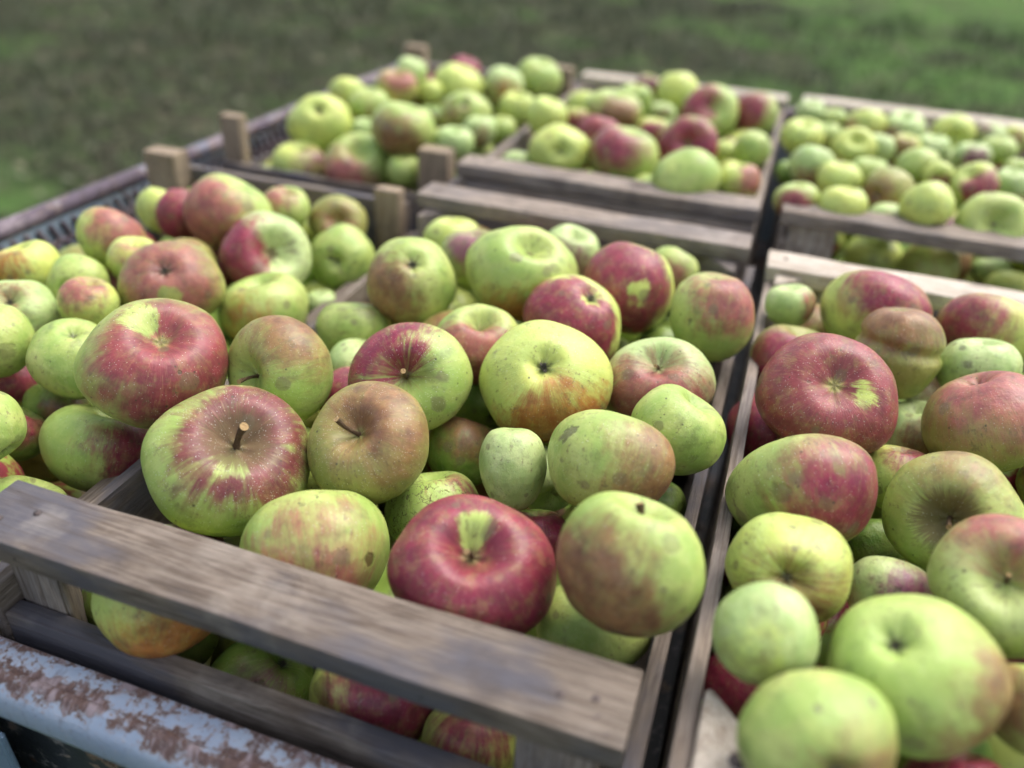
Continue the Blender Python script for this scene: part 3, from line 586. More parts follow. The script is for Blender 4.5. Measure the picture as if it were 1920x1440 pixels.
APPLES = json.loads(r'''
[
["C1",[0.1,0.1249,-0.0147],0.0554,[0.9245,0.2104,0.1683,0.2696],[0.86,1,0,0.8,0,0.963],[1.0,"G","M",[0.514,0.16,0.35],[0.101,0.117,0.988],[0.14,0.56,0],[-0.096,-0.4,0.912],[0,0,1],[0.001,0,0],[0,0,1],[0.001,0,0],[0.1,0.085,0.045],2],[3,0,[-0.003,0.147,0.064]],"large green apple with dark red streaked top and upright stem, beside the divider board"],
["C1",[0.186,0.1653,-0.0002],0.0429,[0.9344,0.3022,-0.1026,0.1585],[0.86,1,0,0.8,0,0.996],[4.37,"O","B",[0.555,0.4,0.3],[0.485,0.157,0.861],[-3,0.16,0],[0,0,1],[0,0,1],[0.001,0,0],[0,0,1],[0.001,0,0],[0.1,0.085,0.045],1],[1,0,[-0.205,-0.019,0.081]],"olive brown russeted apple with a short stem in a deep hollow, front crate"],
["C1",[0.0822,0.2167,0.0039],0.0418,[0.7977,0.5738,-0.1754,-0.0602],[0.86,1,0,0.8,0,1.04],[7.74,"G","B",[0.631,0.35,0.3],[0.435,0.897,0.077],[-3,0.16,0],[0,0,1],[0,0,1],[0.001,0,0],[0,0,1],[0.001,0,0],[0.1,0.085,0.045],0.3],[1,0,[0.0,0.0,0.0]],"green apple lying on its side with dark stem pointing left, front crate"],
["C1",[0.1748,0.2506,0.0036],0.0468,[0.8599,0.4813,0.0627,0.1582],[0.86,1,0,0.8,0,0.928],[11.11,"G","R",[0.568,0.2,0.8],[-0.535,0.62,0.574],[-3,0.25,0],[0,0,1],[0,0,1],[0.001,0,0],[0,0,1],[0.001,0,0],[0.1,0.085,0.045],1],[1,0,[0.0,0.0,0.0]],"green apple with crimson upper left flank and stem facing the camera, front crate"],
["C1",[0.2743,0.2815,0.0053],0.0507,[-0.3337,0.9292,0.1564,-0.0281],[0.86,1,0,0.8,0,0.972],[14.48,"Y","T",[0.538,0.2,0.3],[0.297,0.944,-0.144],[-3,0.16,0],[0,0,1],[0.364,0.496,-0.788],[0.09,0.3,0],[0.238,0.776,-0.584],[0.07,0.2,0],[0.28,0.03,0.02],0.3],[0,1,[0.0,0.0,0.0]],"big pale yellow green apple with grey eye and reddish blotched underside, front crate"],
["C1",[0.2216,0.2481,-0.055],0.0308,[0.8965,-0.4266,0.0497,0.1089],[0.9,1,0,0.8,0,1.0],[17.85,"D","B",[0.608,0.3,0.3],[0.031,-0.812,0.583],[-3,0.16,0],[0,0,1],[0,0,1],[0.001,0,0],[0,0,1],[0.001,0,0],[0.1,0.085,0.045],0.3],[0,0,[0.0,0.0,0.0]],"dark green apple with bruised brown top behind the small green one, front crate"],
["C1",[0.28,0.1943,-0.014],0.0237,[0.9582,-0.2247,-0.076,0.1598],[1.3,1,0,1,0,1.0],[21.22,"P","B",[9.0,0.25,0.3],[-0.028,-0.333,-0.943],[-3,0.16,0],[0,0,1],[0,0,1],[0.001,0,0],[0,0,1],[0.001,0,0],[0.1,0.085,0.045],0.3],[0,0,[0.0,0.0,0.0]],"small elongated green apple standing below the big pale one, front crate"],
["C1",[0.3466,0.196,0.0078],0.0427,[0.8955,-0.4444,0.0145,0.0211],[0.84,1,0,0.8,0,1.0],[24.59,"G","B",[0.452,0.3,0.3],[0.938,-0.286,-0.198],[-3,0.16,0],[0,0,1],[-0.683,-0.716,0.142],[0.17,1,0],[0,0,1],[0.001,0,0],[0.1,0.085,0.045],0.3],[0,0,[0.0,0.0,0.0]],"wide green apple with brown right cheek and a round grey bruise, front crate"],
["C1",[0.3827,0.2582,0.0052],0.0341,[0.9643,-0.1472,0.2181,0.0287],[0.92,1,0,0.8,0,1.0],[27.96,"G","B",[9.0,0.25,0.3],[0.526,-0.453,-0.72],[-3,0.16,0],[0,0,1],[0.481,-0.874,-0.065],[0.15,0.4,0],[0,0,1],[0.001,0,0],[0.1,0.085,0.045],0.3],[0,0,[0.0,0.0,0.0]],"plain smooth green apple resting against the right crate board, front crate"],
["C1",[0.2285,0.1791,-0.0605],0.0364,[0.9431,-0.238,-0.0994,0.2097],[0.9,1,0,0.8,0,1.0],[31.33,"Y2","K",[0.924,0.1,0.3],[0.58,-0.484,0.655],[-3,0.16,1],[0,0,1],[0,0,1],[0.001,0,0],[0,0,1],[0.001,0,0],[0.1,0.085,0.045],0.3],[0,0,[0.0,0.0,0.0]],"scabby pale yellow apple with brown cracks behind the crimson one, front crate"],
["C1",[0.2884,0.093,-0.0154],0.0503,[0.959,0.2058,0.0578,0.1862],[0.86,1,0,0.8,0,0.881],[34.7,"Y","R",[-2.0,0.12,0.3],[-0.337,-0.59,0.733],[0.17,0.3,0],[0.054,0.367,0.929],[0,0,1],[0.001,0,0],[0,0,1],[0.001,0,0],[0.1,0.085,0.045],0.3],[2,0,[0.0,0.0,0.0]],"large shiny crimson apple with pale green patch above its stem hollow, front crate"],
["C1",[0.3804,0.095,0.0229],0.0404,[0.9771,-0.1916,0.0562,0.0732],[0.97,1,0,0.8,0,0.867],[38.07,"G","B",[0.35,0.22,0.3],[-0.476,-0.683,-0.555],[-3,0.16,0],[0,0,1],[0.363,-0.639,0.678],[0.16,0.5,0],[0,0,1],[0.001,0,0],[0.1,0.085,0.045],0.3],[4,0,[0.0,0.0,0.0]],"large green apple with brown lower left cheek and short thick stem, front crate"],
["C1",[0.1841,0.089,-0.0367],0.0477,[0.8188,-0.4902,-0.1266,0.2705],[0.9,1,0,0.8,0,1.0],[41.44,"G","K",[0.759,0.4,0.8],[-0.111,-0.849,-0.516],[-3,0.16,0],[0,0,1],[0.632,-0.685,-0.363],[0.12,1.0,0],[0,0,1],[0.001,0,0],[0.07,0.03,0.012],0.3],[0,0,[0.0,0.0,0.0]],"green apple with pink streaks and a brown rotten hole beside the front plank"],
["C1",[0.0722,0.0892,-0.081],0.0299,[0.9108,-0.2689,0.0333,0.3116],[0.9,1,0,0.8,0,1.0],[44.81,"G","K",[0.612,0.25,0.3],[0.386,-0.232,0.893],[-3,0.16,0],[0,0,1],[0,0,1],[0.001,0,0],[0,0,1],[0.001,0,0],[0.1,0.085,0.045],0.3],[0,0,[0.0,0.0,0.0]],"green apple with faint pink top peeping over the front plank, front crate"],
["C1",[0.1052,0.0369,-0.056],0.039,[0.9021,-0.2931,0.0287,0.3155],[0.9,1,0,0.8,0,1.0],[48.18,"Y","T",[0.348,0.4,0.3],[0.35,-0.471,-0.81],[-3,0.16,0],[0,0,1],[0,0,1],[0.001,0,0],[0,0,1],[0.001,0,0],[0.1,0.085,0.045],0.3],[0,0,[0.0,0.0,0.0]],"yellow apple with orange brown underside seen below the front plank, front crate"],
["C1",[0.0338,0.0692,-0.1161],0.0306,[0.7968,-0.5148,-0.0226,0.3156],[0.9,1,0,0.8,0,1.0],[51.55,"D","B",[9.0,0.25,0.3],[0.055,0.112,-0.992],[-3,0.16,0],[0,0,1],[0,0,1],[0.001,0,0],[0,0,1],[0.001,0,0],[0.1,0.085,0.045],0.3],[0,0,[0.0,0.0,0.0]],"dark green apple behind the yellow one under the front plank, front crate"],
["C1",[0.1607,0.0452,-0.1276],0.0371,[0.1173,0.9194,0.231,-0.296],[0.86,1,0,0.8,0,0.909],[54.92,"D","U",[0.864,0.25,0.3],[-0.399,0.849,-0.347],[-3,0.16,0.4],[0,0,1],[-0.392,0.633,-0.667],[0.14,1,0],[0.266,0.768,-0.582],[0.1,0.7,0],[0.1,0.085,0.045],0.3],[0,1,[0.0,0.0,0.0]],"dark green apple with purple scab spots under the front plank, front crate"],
["C1",[0.2434,0.0499,-0.102],0.0399,[0.7935,-0.5701,-0.0889,0.1937],[0.9,1,0,0.8,0,1.0],[58.29,"Y","R",[0.396,0.2,0.3],[0.303,-0.779,-0.549],[-3,0.16,0],[0,0,1],[-0.78,-0.62,-0.088],[0.26,0.7,0],[0,0,1],[0.001,0,0],[0.07,0.03,0.012],0.3],[0,0,[0.0,0.0,0.0]],"red apple with a brown rotten band under the front plank, front crate"],
["C1",[0.3125,0.0398,-0.1068],0.0308,[0.9483,-0.2755,-0.0056,0.1572],[0.95,1,0,0.8,0,0.84],[61.66,"Y","R",[0.625,0.3,1],[-0.068,-0.735,0.675],[-3,0.16,0],[0,0,1],[0,0,1],[0.001,0,0],[0,0,1],[0.001,0,0],[0.1,0.085,0.045],0.3],[0,0,[0.0,0.0,0.0]],"red and yellow striped apple at the right end under the front plank"],
["C1",[0.3618,0.1156,-0.0604],0.0355,[0.9852,-0.1229,0.0255,0.1169],[0.86,1,0,0.8,0,0.877],[65.03,"G","B",[9.0,0.25,0.3],[0.145,-0.687,-0.712],[-3,0.16,0],[0,0,1],[0,0,1],[0.001,0,0],[0,0,1],[0.001,0,0],[0.1,0.085,0.045],0.3],[0,0,[0.0,0.0,0.0]],"plain green apple underneath the brown cheeked apple in the front right corner"],
["C1",[0.374,0.2548,-0.0673],0.0268,[0.9683,-0.2436,0.0177,0.052],[0.9,1,0,0.8,0,1.0],[68.4,"D","B",[9.0,0.25,0.3],[0.227,-0.343,-0.911],[-3,0.16,0],[0,0,1],[0,0,1],[0.001,0,0],[0,0,1],[0.001,0,0],[0.1,0.085,0.045],0.3],[0,0,[0.0,0.0,0.0]],"dark green apple squeezed against the right board behind the wide green one"],
["C1",[0.3052,0.1825,-0.0627],0.0252,[0.9586,-0.2447,-0.05,0.1371],[0.9,1,0,0.8,0,1.0],[71.77,"D","R",[0.373,0.25,0.3],[-0.027,-0.789,0.614],[-3,0.16,0.5],[0,0,1],[0,0,1],[0.001,0,0],[0,0,1],[0.001,0,0],[0.1,0.085,0.045],0.3],[0,0,[0.0,0.0,0.0]],"dark red russeted apple wedged deep beside the large crimson one, front crate"],
["C1",[0.1028,0.407,0.0061],0.0436,[-0.3258,0.9142,0.2168,-0.1052],[0.86,1,0,0.8,0,0.968],[75.14,"G","B",[0.514,0.2,0.3],[-0.742,0.57,-0.352],[-3,0.16,0],[0,0,1],[0.024,0.345,-0.938],[0.1,0.5,0],[0,0,1],[0.001,0,0],[0.1,0.085,0.045],0.3],[0,1,[0.0,0.0,0.0]],"green apple with brownish left cheek and dark eye near the divider board"],
["C1",[0.1997,0.4532,0.0101],0.0543,[0.96,0.1788,0.113,0.1835],[0.86,1,0,1,0,0.845],[78.51,"G","T",[0.707,0.25,0.3],[0.163,-0.95,-0.267],[-3,0.16,0],[0,0,1],[0.442,-0.463,0.768],[0.12,0.5,0],[0,0,1],[0.001,0,0],[0.1,0.085,0.045],0.3],[0,0,[0.0,0.0,0.0]],"large green ribbed apple with an open hollow at the back of the heap"],
["C1",[0.2689,0.3936,0.0041],0.0437,[-0.141,0.9518,0.1754,-0.2084],[0.86,1,0,0.8,0,1.013],[81.88,"Y","R",[0.053,0.1,0.3],[-0.479,0.831,-0.284],[0.22,0.16,0],[-0.053,0.085,-0.995],[0,0,1],[0.001,0,0],[0,0,1],[0.001,0,0],[0.1,0.085,0.045],0.3],[0,1,[0.0,0.0,0.0]],"shiny crimson apple with pale green patch by its eye, behind the big pale one"],
["C1",[0.2994,0.4795,0.004],0.0446,[0.9398,-0.3379,0.0355,0.0356],[1.0,1,0,0.8,0,1.0],[85.25,"Y","R",[0.113,0.15,0.3],[-0.206,-0.894,-0.397],[0.22,0.16,0],[0.332,-0.901,-0.279],[0,0,1],[0.001,0,0],[0,0,1],[0.001,0,0],[0.1,0.085,0.045],0.3],[0,0,[0.0,0.0,0.0]],"tall red apple with a yellow green vertical patch, front crate"],
["C1",[0.3836,0.4401,0.0104],0.0366,[0.9952,-0.0775,-0.0331,0.0493],[1.12,1,0,0.8,0,1.0],[88.62,"G","K",[0.602,0.25,0.3],[0.382,-0.603,0.701],[-3,0.16,0.35],[0,0,1],[-0.514,-0.851,0.109],[0.09,0.9,0],[-0.184,-0.526,0.83],[0.1,0.7,0],[0.1,0.085,0.045],0.3],[0,0,[0.0,0.0,0.0]],"upright scarred green and pinkish brown apple leaning on the right board, front crate"],
["C1",[0.358,0.3265,-0.0002],0.0426,[0.9613,0.2502,-0.0463,0.1053],[0.86,1,0,0.8,0,0.892],[91.99,"P","K",[0.285,0.35,0.5],[0.0,-0.894,0.448],[-3,0.16,0],[0,0,1],[0,0,1],[0.001,0,0],[0,0,1],[0.001,0,0],[0.1,0.085,0.045],0.3],[2,0,[0.0,0.0,0.0]],"dull pink apple with green hollow and grey stem beside the right board"],
["C1",[0.2025,0.3255,0.0001],0.038,[0.9735,0.1121,0.0585,0.1908],[0.86,1,0,1,0,0.942],[95.36,"G","K",[0.298,0.3,0.3],[-0.123,-0.968,0.221],[-3,0.16,0],[0,0,1],[0,0,1],[0.001,0,0],[0,0,1],[0.001,0,0],[0.1,0.085,0.045],0.3],[0,0,[0.0,0.0,0.0]],"pinkish brown apple with green hollow between the pale and the stemmed apple"],
["C1",[0.0592,0.367,-0.04],0.0333,[0.9548,-0.1684,0.0088,0.2449],[0.9,1,0,0.8,0,1.0],[98.73,"G","O",[0.732,0.25,0.3],[0.254,-0.514,0.819],[-3,0.16,0],[0,0,1],[0,0,1],[0.001,0,0],[0,0,1],[0.001,0,0],[0.1,0.085,0.045],0.3],[0,0,[0.0,0.0,0.0]],"olive tinted green apple low against the divider board, front crate"],
["C1",[0.0967,0.3132,-0.045],0.0313,[0.9504,-0.1872,0.1142,0.2206],[0.9,1,0,0.8,0,1.0],[102.1,"P","B",[9.0,0.25,0.3],[0.247,-0.371,-0.895],[-3,0.16,0],[0,0,1],[0,0,1],[0.001,0,0],[0,0,1],[0.001,0,0],[0.1,0.085,0.045],0.3],[0,0,[0.0,0.0,0.0]],"pale green apple low behind the apple lying on its side, front crate"],
["C1",[0.1284,0.5139,-0.012],0.0375,[0.9799,-0.0692,-0.0304,0.1847],[0.9,1,0,0.8,0,1.0],[105.47,"G","U",[0.534,0.25,0.3],[0.104,-0.606,0.789],[-3,0.16,0],[0,0,1],[0,0,1],[0.001,0,0],[0,0,1],[0.001,0,0],[0.1,0.085,0.045],0.3],[0,0,[0.0,0.0,0.0]],"apple with purple red top behind the ribbed green one, front crate"],
["C1",[0.08,0.5633,-0.02],0.0327,[0.9764,-0.0777,-0.0333,0.1985],[0.9,1,0,0.8,0,1.0],[108.84,"Y","B",[9.0,0.25,0.3],[-0.014,-0.364,-0.931],[-3,0.16,0],[0,0,1],[0,0,1],[0.001,0,0],[0,0,1],[0.001,0,0],[0.1,0.085,0.045],0.3],[0,0,[0.0,0.0,0.0]],"yellow green apple at the back left corner of the front crate"],
["C1",[0.2177,0.5684,-0.01],0.0314,[0.9786,0.0685,0.1243,0.1488],[0.95,1,0,0.8,0,0.914],[112.21,"P","U",[0.723,0.3,0.3],[0.081,-0.994,0.077],[-3,0.16,0],[0,0,1],[0,0,1],[0.001,0,0],[0,0,1],[0.001,0,0],[0.1,0.085,0.045],0.3],[0,0,[0.0,0.0,0.0]],"pale green apple with purplish right cheek near the rear plank of the front crate"],
["C1",[0.3259,0.5904,-0.021],0.0286,[0.9355,-0.3112,0.1651,-0.0265],[0.95,1,0,0.8,0,1.0],[115.58,"G","K",[0.768,0.3,0.3],[0.339,-0.859,-0.383],[-3,0.16,0],[0,0,1],[0,0,1],[0.001,0,0],[0,0,1],[0.001,0,0],[0.1,0.085,0.045],0.3],[0,0,[0.0,0.0,0.0]],"small green apple with pink cheek under the rear plank of the front crate"],
["C1",[0.1246,0.4351,-0.0509],0.027,[0.9222,-0.3241,-0.0829,0.194],[0.9,1,0,0.8,0,1.0],[118.95,"Y","B",[9.0,0.25,0.3],[-0.025,0.046,-0.999],[-3,0.16,0],[0,0,1],[0,0,1],[0.001,0,0],[0,0,1],[0.001,0,0],[0.1,0.085,0.045],0.3],[0,0,[0.0,0.0,0.0]],"yellow apple showing as a thin sliver behind the pinkish brown one, front crate"],
["C1",[0.3441,0.4743,-0.0551],0.0291,[0.9302,-0.3659,0.0275,0.0059],[0.9,1,0,0.8,0,1.0],[122.32,"D","B",[9.0,0.25,0.3],[0.262,0.102,-0.96],[-3,0.16,0],[0,0,1],[0,0,1],[0.001,0,0],[0,0,1],[0.001,0,0],[0.1,0.085,0.045],0.3],[0,0,[0.0,0.0,0.0]],"dark green apple in the gap behind the dull pink one, front crate"],
["C0",[0.0042,0.1748,0.0159],0.0505,[0.9185,0.1656,0.1697,0.3165],[0.86,1,0,0.8,0,1.038],[125.69,"G","R2",[0.288,0.3,0.05],[0.208,-0.478,0.854],[0.28,0.16,0],[-0.295,0.335,0.895],[0.235,-0.66,0.714],[0.04,0.9,0],[0,0,1],[0.001,0,0],[0.1,0.085,0.045],0.3],[0,0,[0.0,0.0,0.0]],"large red apple with green rimmed hollow on top of the left crate heap"],
["C0",[-0.086,0.1823,-0.0051],0.0339,[-0.0433,0.9286,0.3616,-0.0715],[0.86,1,0,1.3,0,1.04],[129.06,"G","B",[9.0,0.25,0.3],[-0.071,0.702,0.708],[-3,0.16,0],[0,0,1],[0.393,0.105,-0.913],[0.15,0.4,0],[0,0,1],[0.001,0,0],[0.1,0.085,0.045],0.3],[0,0,[0.0,0.0,0.0]],"knobbly green apple with a ridge to the left of the large red one"],
["C0",[-0.0459,0.1488,-0.0608],0.0416,[0.905,-0.2171,0.1306,0.3417],[0.86,1,0,0.8,0,1.0],[132.43,"G","R",[0.619,0.2,0.3],[0.7,-0.692,0.176],[-3,0.16,0],[0,0,1],[0.395,-0.789,0.471],[0.04,0.5,0],[0,0,1],[0.001,0,0],[0.1,0.085,0.045],0.3],[0,0,[0.0,0.0,0.0]],"green apple with a red patch on its right side touching the divider board"],
["C0",[-0.1536,0.1706,0.001],0.0289,[0.8672,0.0631,-0.2681,0.4149],[1.0,1,0,0.8,0,1.0],[135.8,"G","B",[9.0,0.25,0.3],[-0.616,-0.474,-0.629],[-3,0.16,0.35],[0,0,1],[0.204,-0.968,-0.149],[0.25,0.5,0],[0,0,1],[0.001,0,0],[0.1,0.085,0.045],0.3],[0,0,[0.0,0.0,0.0]],"green apple with a brown cracked scar cut by the left picture edge"],
["C0",[-0.0616,0.0769,0.0049],0.0252,[0.7325,-0.2926,-0.309,0.5313],[1.0,1,0,0.8,0,1.0],[139.17,"G","B",[9.0,0.25,0.3],[-0.596,0.203,-0.777],[-3,0.16,0],[0,0,1],[0,0,1],[0.001,0,0],[0,0,1],[0.001,0,0],[0.1,0.085,0.045],0.3],[0,0,[0.0,0.0,0.0]],"plain green apple cut by the left picture edge below the scarred one"],
["C0",[-0.1081,0.1286,-0.0492],0.0228,[0.8655,-0.2716,0.2351,0.3491],[0.95,1,0,0.8,0,1.0],[142.54,"D","R",[0.651,0.4,0.3],[-0.082,-0.691,0.718],[-3,0.16,0],[0,0,1],[0,0,1],[0.001,0,0],[0,0,1],[0.001,0,0],[0.1,0.085,0.045],0.3],[0,0,[0.0,0.0,0.0]],"dull green and red apple tucked behind the apple at the left picture edge"],
["C0",[-0.0407,0.0706,-0.0567],0.0274,[0.8694,-0.2851,0.2222,0.3368],[0.85,1,0,0.8,0,1.0],[145.91,"G","B",[9.0,0.25,0.3],[0.306,-0.422,-0.853],[-3,0.16,0],[0,0,1],[0,0,1],[0.001,0,0],[0,0,1],[0.001,0,0],[0.1,0.085,0.045],0.3],[0,0,[0.0,0.0,0.0]],"bright green apple behind the left end of the front plank, left crate"],
["C0",[-0.117,0.1788,-0.062],0.0267,[0.8984,-0.2104,0.1206,0.3661],[0.9,1,0,0.8,0,1.0],[149.28,"D","B",[0.7,0.25,0.3],[0.19,-0.979,0.079],[-3,0.16,0],[0,0,1],[0,0,1],[0.001,0,0],[0,0,1],[0.001,0,0],[0.1,0.085,0.045],0.3],[0,0,[0.0,0.0,0.0]],"shaded brown green apple deep below the knobbly green one, left crate"],
["C0",[-0.2425,0.29,-0.0013],0.0288,[0.8958,-0.0398,-0.1391,0.4203],[0.92,1,0,0.8,0,1.0],[152.65,"Y","T",[0.723,0.3,0.3],[-0.655,-0.559,0.507],[-3,0.16,0],[0,0,1],[0,0,1],[0.001,0,0],[0,0,1],[0.001,0,0],[0.1,0.085,0.045],0.3],[0,0,[0.0,0.0,0.0]],"yellow green apple with orange left edge nearest the rusty side rail, left crate"],
["C0",[-0.1826,0.2863,-0.0066],0.028,[0.5608,-0.8052,-0.1501,0.121],[0.86,1,0,0.8,0,1.04],[156.02,"G","B",[9.0,0.25,0.3],[0.099,0.969,-0.228],[-3,0.16,0],[0,0,1],[-0.056,-0.048,-0.997],[0.14,0.9,0],[0,0,1],[0.001,0,0],[0.1,0.085,0.045],0.3],[0,0,[0.0,0.0,0.0]],"green apple with dark eye behind the small pink flushed one, left crate"],
["C0",[-0.133,0.2486,0.0023],0.025,[0.9174,-0.1101,0.0866,0.3725],[0.95,1,0,0.8,0,1.0],[159.39,"Y","K",[0.576,0.3,0.3],[-0.365,-0.41,0.836],[-3,0.16,0],[0,0,1],[0.013,-0.874,0.485],[0.25,0.4,0],[0,0,1],[0.001,0,0],[0.1,0.085,0.045],0.3],[0,0,[0.0,0.0,0.0]],"small yellow and pink apple with a brown blotch at the left of the heap"],
["C0",[-0.1902,0.2238,-0.0081],0.0321,[-0.2644,0.9011,0.3272,-0.1049],[0.86,1,0,1.2,0,1.04],[162.76,"P","B",[0.911,0.25,0.3],[-0.083,-0.013,-0.996],[-3,0.16,0],[0,0,1],[0,0,1],[0.001,0,0],[0,0,1],[0.001,0,0],[0.1,0.085,0.045],0.3],[0,1,[0.0,0.0,0.0]],"pale ribbed apple with open eye above the scarred apple, left crate"],
["C0",[-0.0955,0.3085,0.0013],0.0453,[-0.32,0.8976,0.2798,-0.1172],[0.86,1,0,0.8,0,0.942],[166.13,"O","KB",[0.447,0.3,0.3],[0.019,0.13,-0.991],[0.2,0.16,0],[0.093,0.636,-0.766],[0,0,1],[0.001,0,0],[0,0,1],[0.001,0,0],[0.1,0.085,0.045],0.3],[0,1,[0.0,0.0,0.0]],"dull pinkish red apple with green patch behind the large red one, left crate"],
["C0",[-0.081,0.4389,-0.0173],0.0476,[0.8056,0.4089,0.2971,0.309],[0.86,1,0,1,1,0.96],[169.5,"P","R",[0.436,0.1,0.3],[-0.964,-0.132,0.232],[-3,0.4,0],[0,0,1],[0,0,1],[0.001,0,0],[0,0,1],[0.001,0,0],[0.1,0.085,0.045],0.3],[0,0,[0.0,0.0,0.0]],"half red half pale green apple with a wide brown stem hollow, left crate"],
["C0",[-0.0398,0.5267,-0.0483],0.0382,[0.5894,-0.7992,-0.1095,0.044],[0.86,1,0,0.8,0,1.025],[172.87,"G","B",[9.0,0.25,0.3],[0.073,0.97,-0.233],[-3,0.16,0],[0,0,1],[-0.221,-0.14,-0.965],[0.12,1,0],[0.615,0.002,-0.789],[0.1,0.7,0],[0.1,0.085,0.045],0.3],[0,0,[0.0,0.0,0.0]],"round green apple with two dark spots near the divider board, left crate"],
["C0",[-0.0382,0.3684,-0.0408],0.044,[0.9435,-0.0929,-0.0848,0.3065],[0.85,1,0,0.8,0,1.0],[176.24,"G","T",[0.933,0.25,0.3],[-0.59,-0.8,0.108],[-3,0.16,0],[0,0,1],[0,0,1],[0.001,0,0],[0,0,1],[0.001,0,0],[0.1,0.085,0.045],0.3],[0,0,[0.0,0.0,0.0]],"plain light green apple between the divider board and the dull pinkish one"],
["C0",[-0.2227,0.376,0.0],0.0333,[0.8627,-0.3995,0.0995,0.2937],[0.9,1,0,0.8,0,1.0],[179.61,"Y","K",[0.487,0.3,0.3],[0.28,-0.885,0.371],[-3,0.16,0],[0,0,1],[0,0,1],[0.001,0,0],[0,0,1],[0.001,0,0],[0.1,0.085,0.045],0.3],[0,0,[0.0,0.0,0.0]],"yellow apple with pink brown top next to the rusty side rail, left crate"],
["C0",[-0.1588,0.3366,0.0041],0.0249,[0.9279,-0.0211,0.1127,0.3546],[0.9,1,0,0.8,0,1.04],[182.98,"Y","K",[0.826,0.3,0.3],[-0.075,-0.658,0.749],[-3,0.16,0],[0,0,1],[0,0,1],[0.001,0,0],[0,0,1],[0.001,0,0],[0.1,0.085,0.045],0.3],[0,0,[0.0,0.0,0.0]],"small yellow apple with faint pink top in the middle of the left crate"],
["C0",[-0.1392,0.3839,-0.0165],0.0309,[-0.2058,0.9073,0.3201,-0.1789],[0.86,1,0,0.8,0,0.981],[186.35,"O","B",[0.746,0.25,0.3],[0.001,0.12,-0.993],[-3,0.16,0.5],[0,0,1],[0,0,1],[0.001,0,0],[0,0,1],[0.001,0,0],[0.1,0.085,0.045],0.3],[0,1,[0.0,0.0,0.0]],"olive apple with cracked brown top behind the dull pinkish one, left crate"],
["C0",[-0.1581,0.482,0.0037],0.0465,[0.9179,-0.1027,0.2356,0.3023],[0.92,1,0,0.8,0,1.0],[189.72,"G","K",[0.445,0.3,0.3],[-0.698,-0.685,-0.21],[-3,0.16,0],[0,0,1],[0,0,1],[0.001,0,0],[0,0,1],[0.001,0,0],[0.1,0.085,0.045],0.3],[0,0,[0.0,0.0,0.0]],"large apple, left side pink brown and right side green, at the left crate far end"],
["C0",[-0.2296,0.4944,-0.015],0.0292,[0.924,-0.1423,0.1494,0.3221],[1.05,1,0,0.8,0,1.0],[193.09,"Y","R",[-2.0,0.25,0.3],[-0.244,-0.963,0.115],[-3,0.16,0],[0,0,1],[0,0,1],[0.001,0,0],[0,0,1],[0.001,0,0],[0.1,0.085,0.045],0.3],[0,0,[0.0,0.0,0.0]],"crimson purple apple between the yellow and the pink brown apple, left crate"],
["C0",[-0.2805,0.5167,-0.0258],0.0264,[0.9222,-0.1185,0.1493,0.3363],[1.05,1,0,0.8,0,1.0],[196.46,"Y","B",[9.0,0.25,0.3],[0.251,-0.362,-0.898],[-3,0.16,0],[0,0,1],[0,0,1],[0.001,0,0],[0,0,1],[0.001,0,0],[0.1,0.085,0.045],0.3],[0,0,[0.0,0.0,0.0]],"yellow green apple below the square wooden corner post, left crate"],
["C0",[-0.1233,0.5454,-0.0079],0.028,[0.954,0.0203,0.082,0.2878],[0.95,1,0,0.8,0,1.025],[199.83,"G","K",[0.729,0.25,0.3],[-0.389,-0.288,0.875],[-3,0.16,0],[0,0,1],[0.076,-0.967,0.244],[0.22,0.3,0],[0,0,1],[0.001,0,0],[0.1,0.085,0.045],0.3],[0,0,[0.0,0.0,0.0]],"green apple with pink top before the end board of the left crate"],
["C0",[-0.0803,0.5855,-0.0345],0.0364,[0.8501,0.4571,0.1368,0.2227],[0.86,1,0,0.8,0,0.926],[203.2,"O","B",[0.715,0.3,0.3],[-0.1,-0.1,0.99],[-3,0.16,0],[0,0,1],[0,0,1],[0.001,0,0],[0,0,1],[0.001,0,0],[0.1,0.085,0.045],0.3],[0,0,[0.0,0.0,0.0]],"olive apple with brown hollow in the far right corner of the left crate"],
["C0",[-0.0299,0.4558,-0.0732],0.0195,[0.954,-0.0787,-0.0865,0.276],[0.9,1,0,0.8,0,1.0],[206.57,"P","B",[9.0,0.25,0.3],[-0.166,-0.4,-0.901],[-3,0.16,0],[0,0,1],[0,0,1],[0.001,0,0],[0,0,1],[0.001,0,0],[0.1,0.085,0.045],0.3],[0,0,[0.0,0.0,0.0]],"pale green apple sliver beside the divider board in the left crate"],
["C2",[0.4826,0.3281,0.0189],0.0493,[0.9302,0.3558,-0.0171,0.0889],[0.86,1,0,0.8,0,0.991],[209.94,"Y","R2",[-2.0,0.35,0.9],[-0.358,-0.554,0.752],[0.16,0.15,0],[0.455,-0.176,0.873],[-0.485,-0.024,0.874],[0.045,0.6,0],[0,0,1],[0.001,0,0],[0.1,0.085,0.045],1],[0,0,[0.0,0.0,0.0]],"large red apple with green streak beside its deep stem hollow, right crate"],
["C2",[0.5407,0.4353,0.0134],0.0348,[0.9824,-0.1305,-0.1254,-0.0464],[1.14,1,1,0.8,0,1.0],[213.31,"O","B",[0.506,0.3,0.3],[-0.0,-0.339,0.941],[-3,0.16,0],[0,0,1],[0.15,-0.976,0.156],[0.13,0.5,0],[0,0,1],[0.001,0,0],[0.1,0.085,0.045],0.3],[0,0,[0.0,0.0,0.0]],"double lobed olive apple with brown top and round grey spot, right crate"],
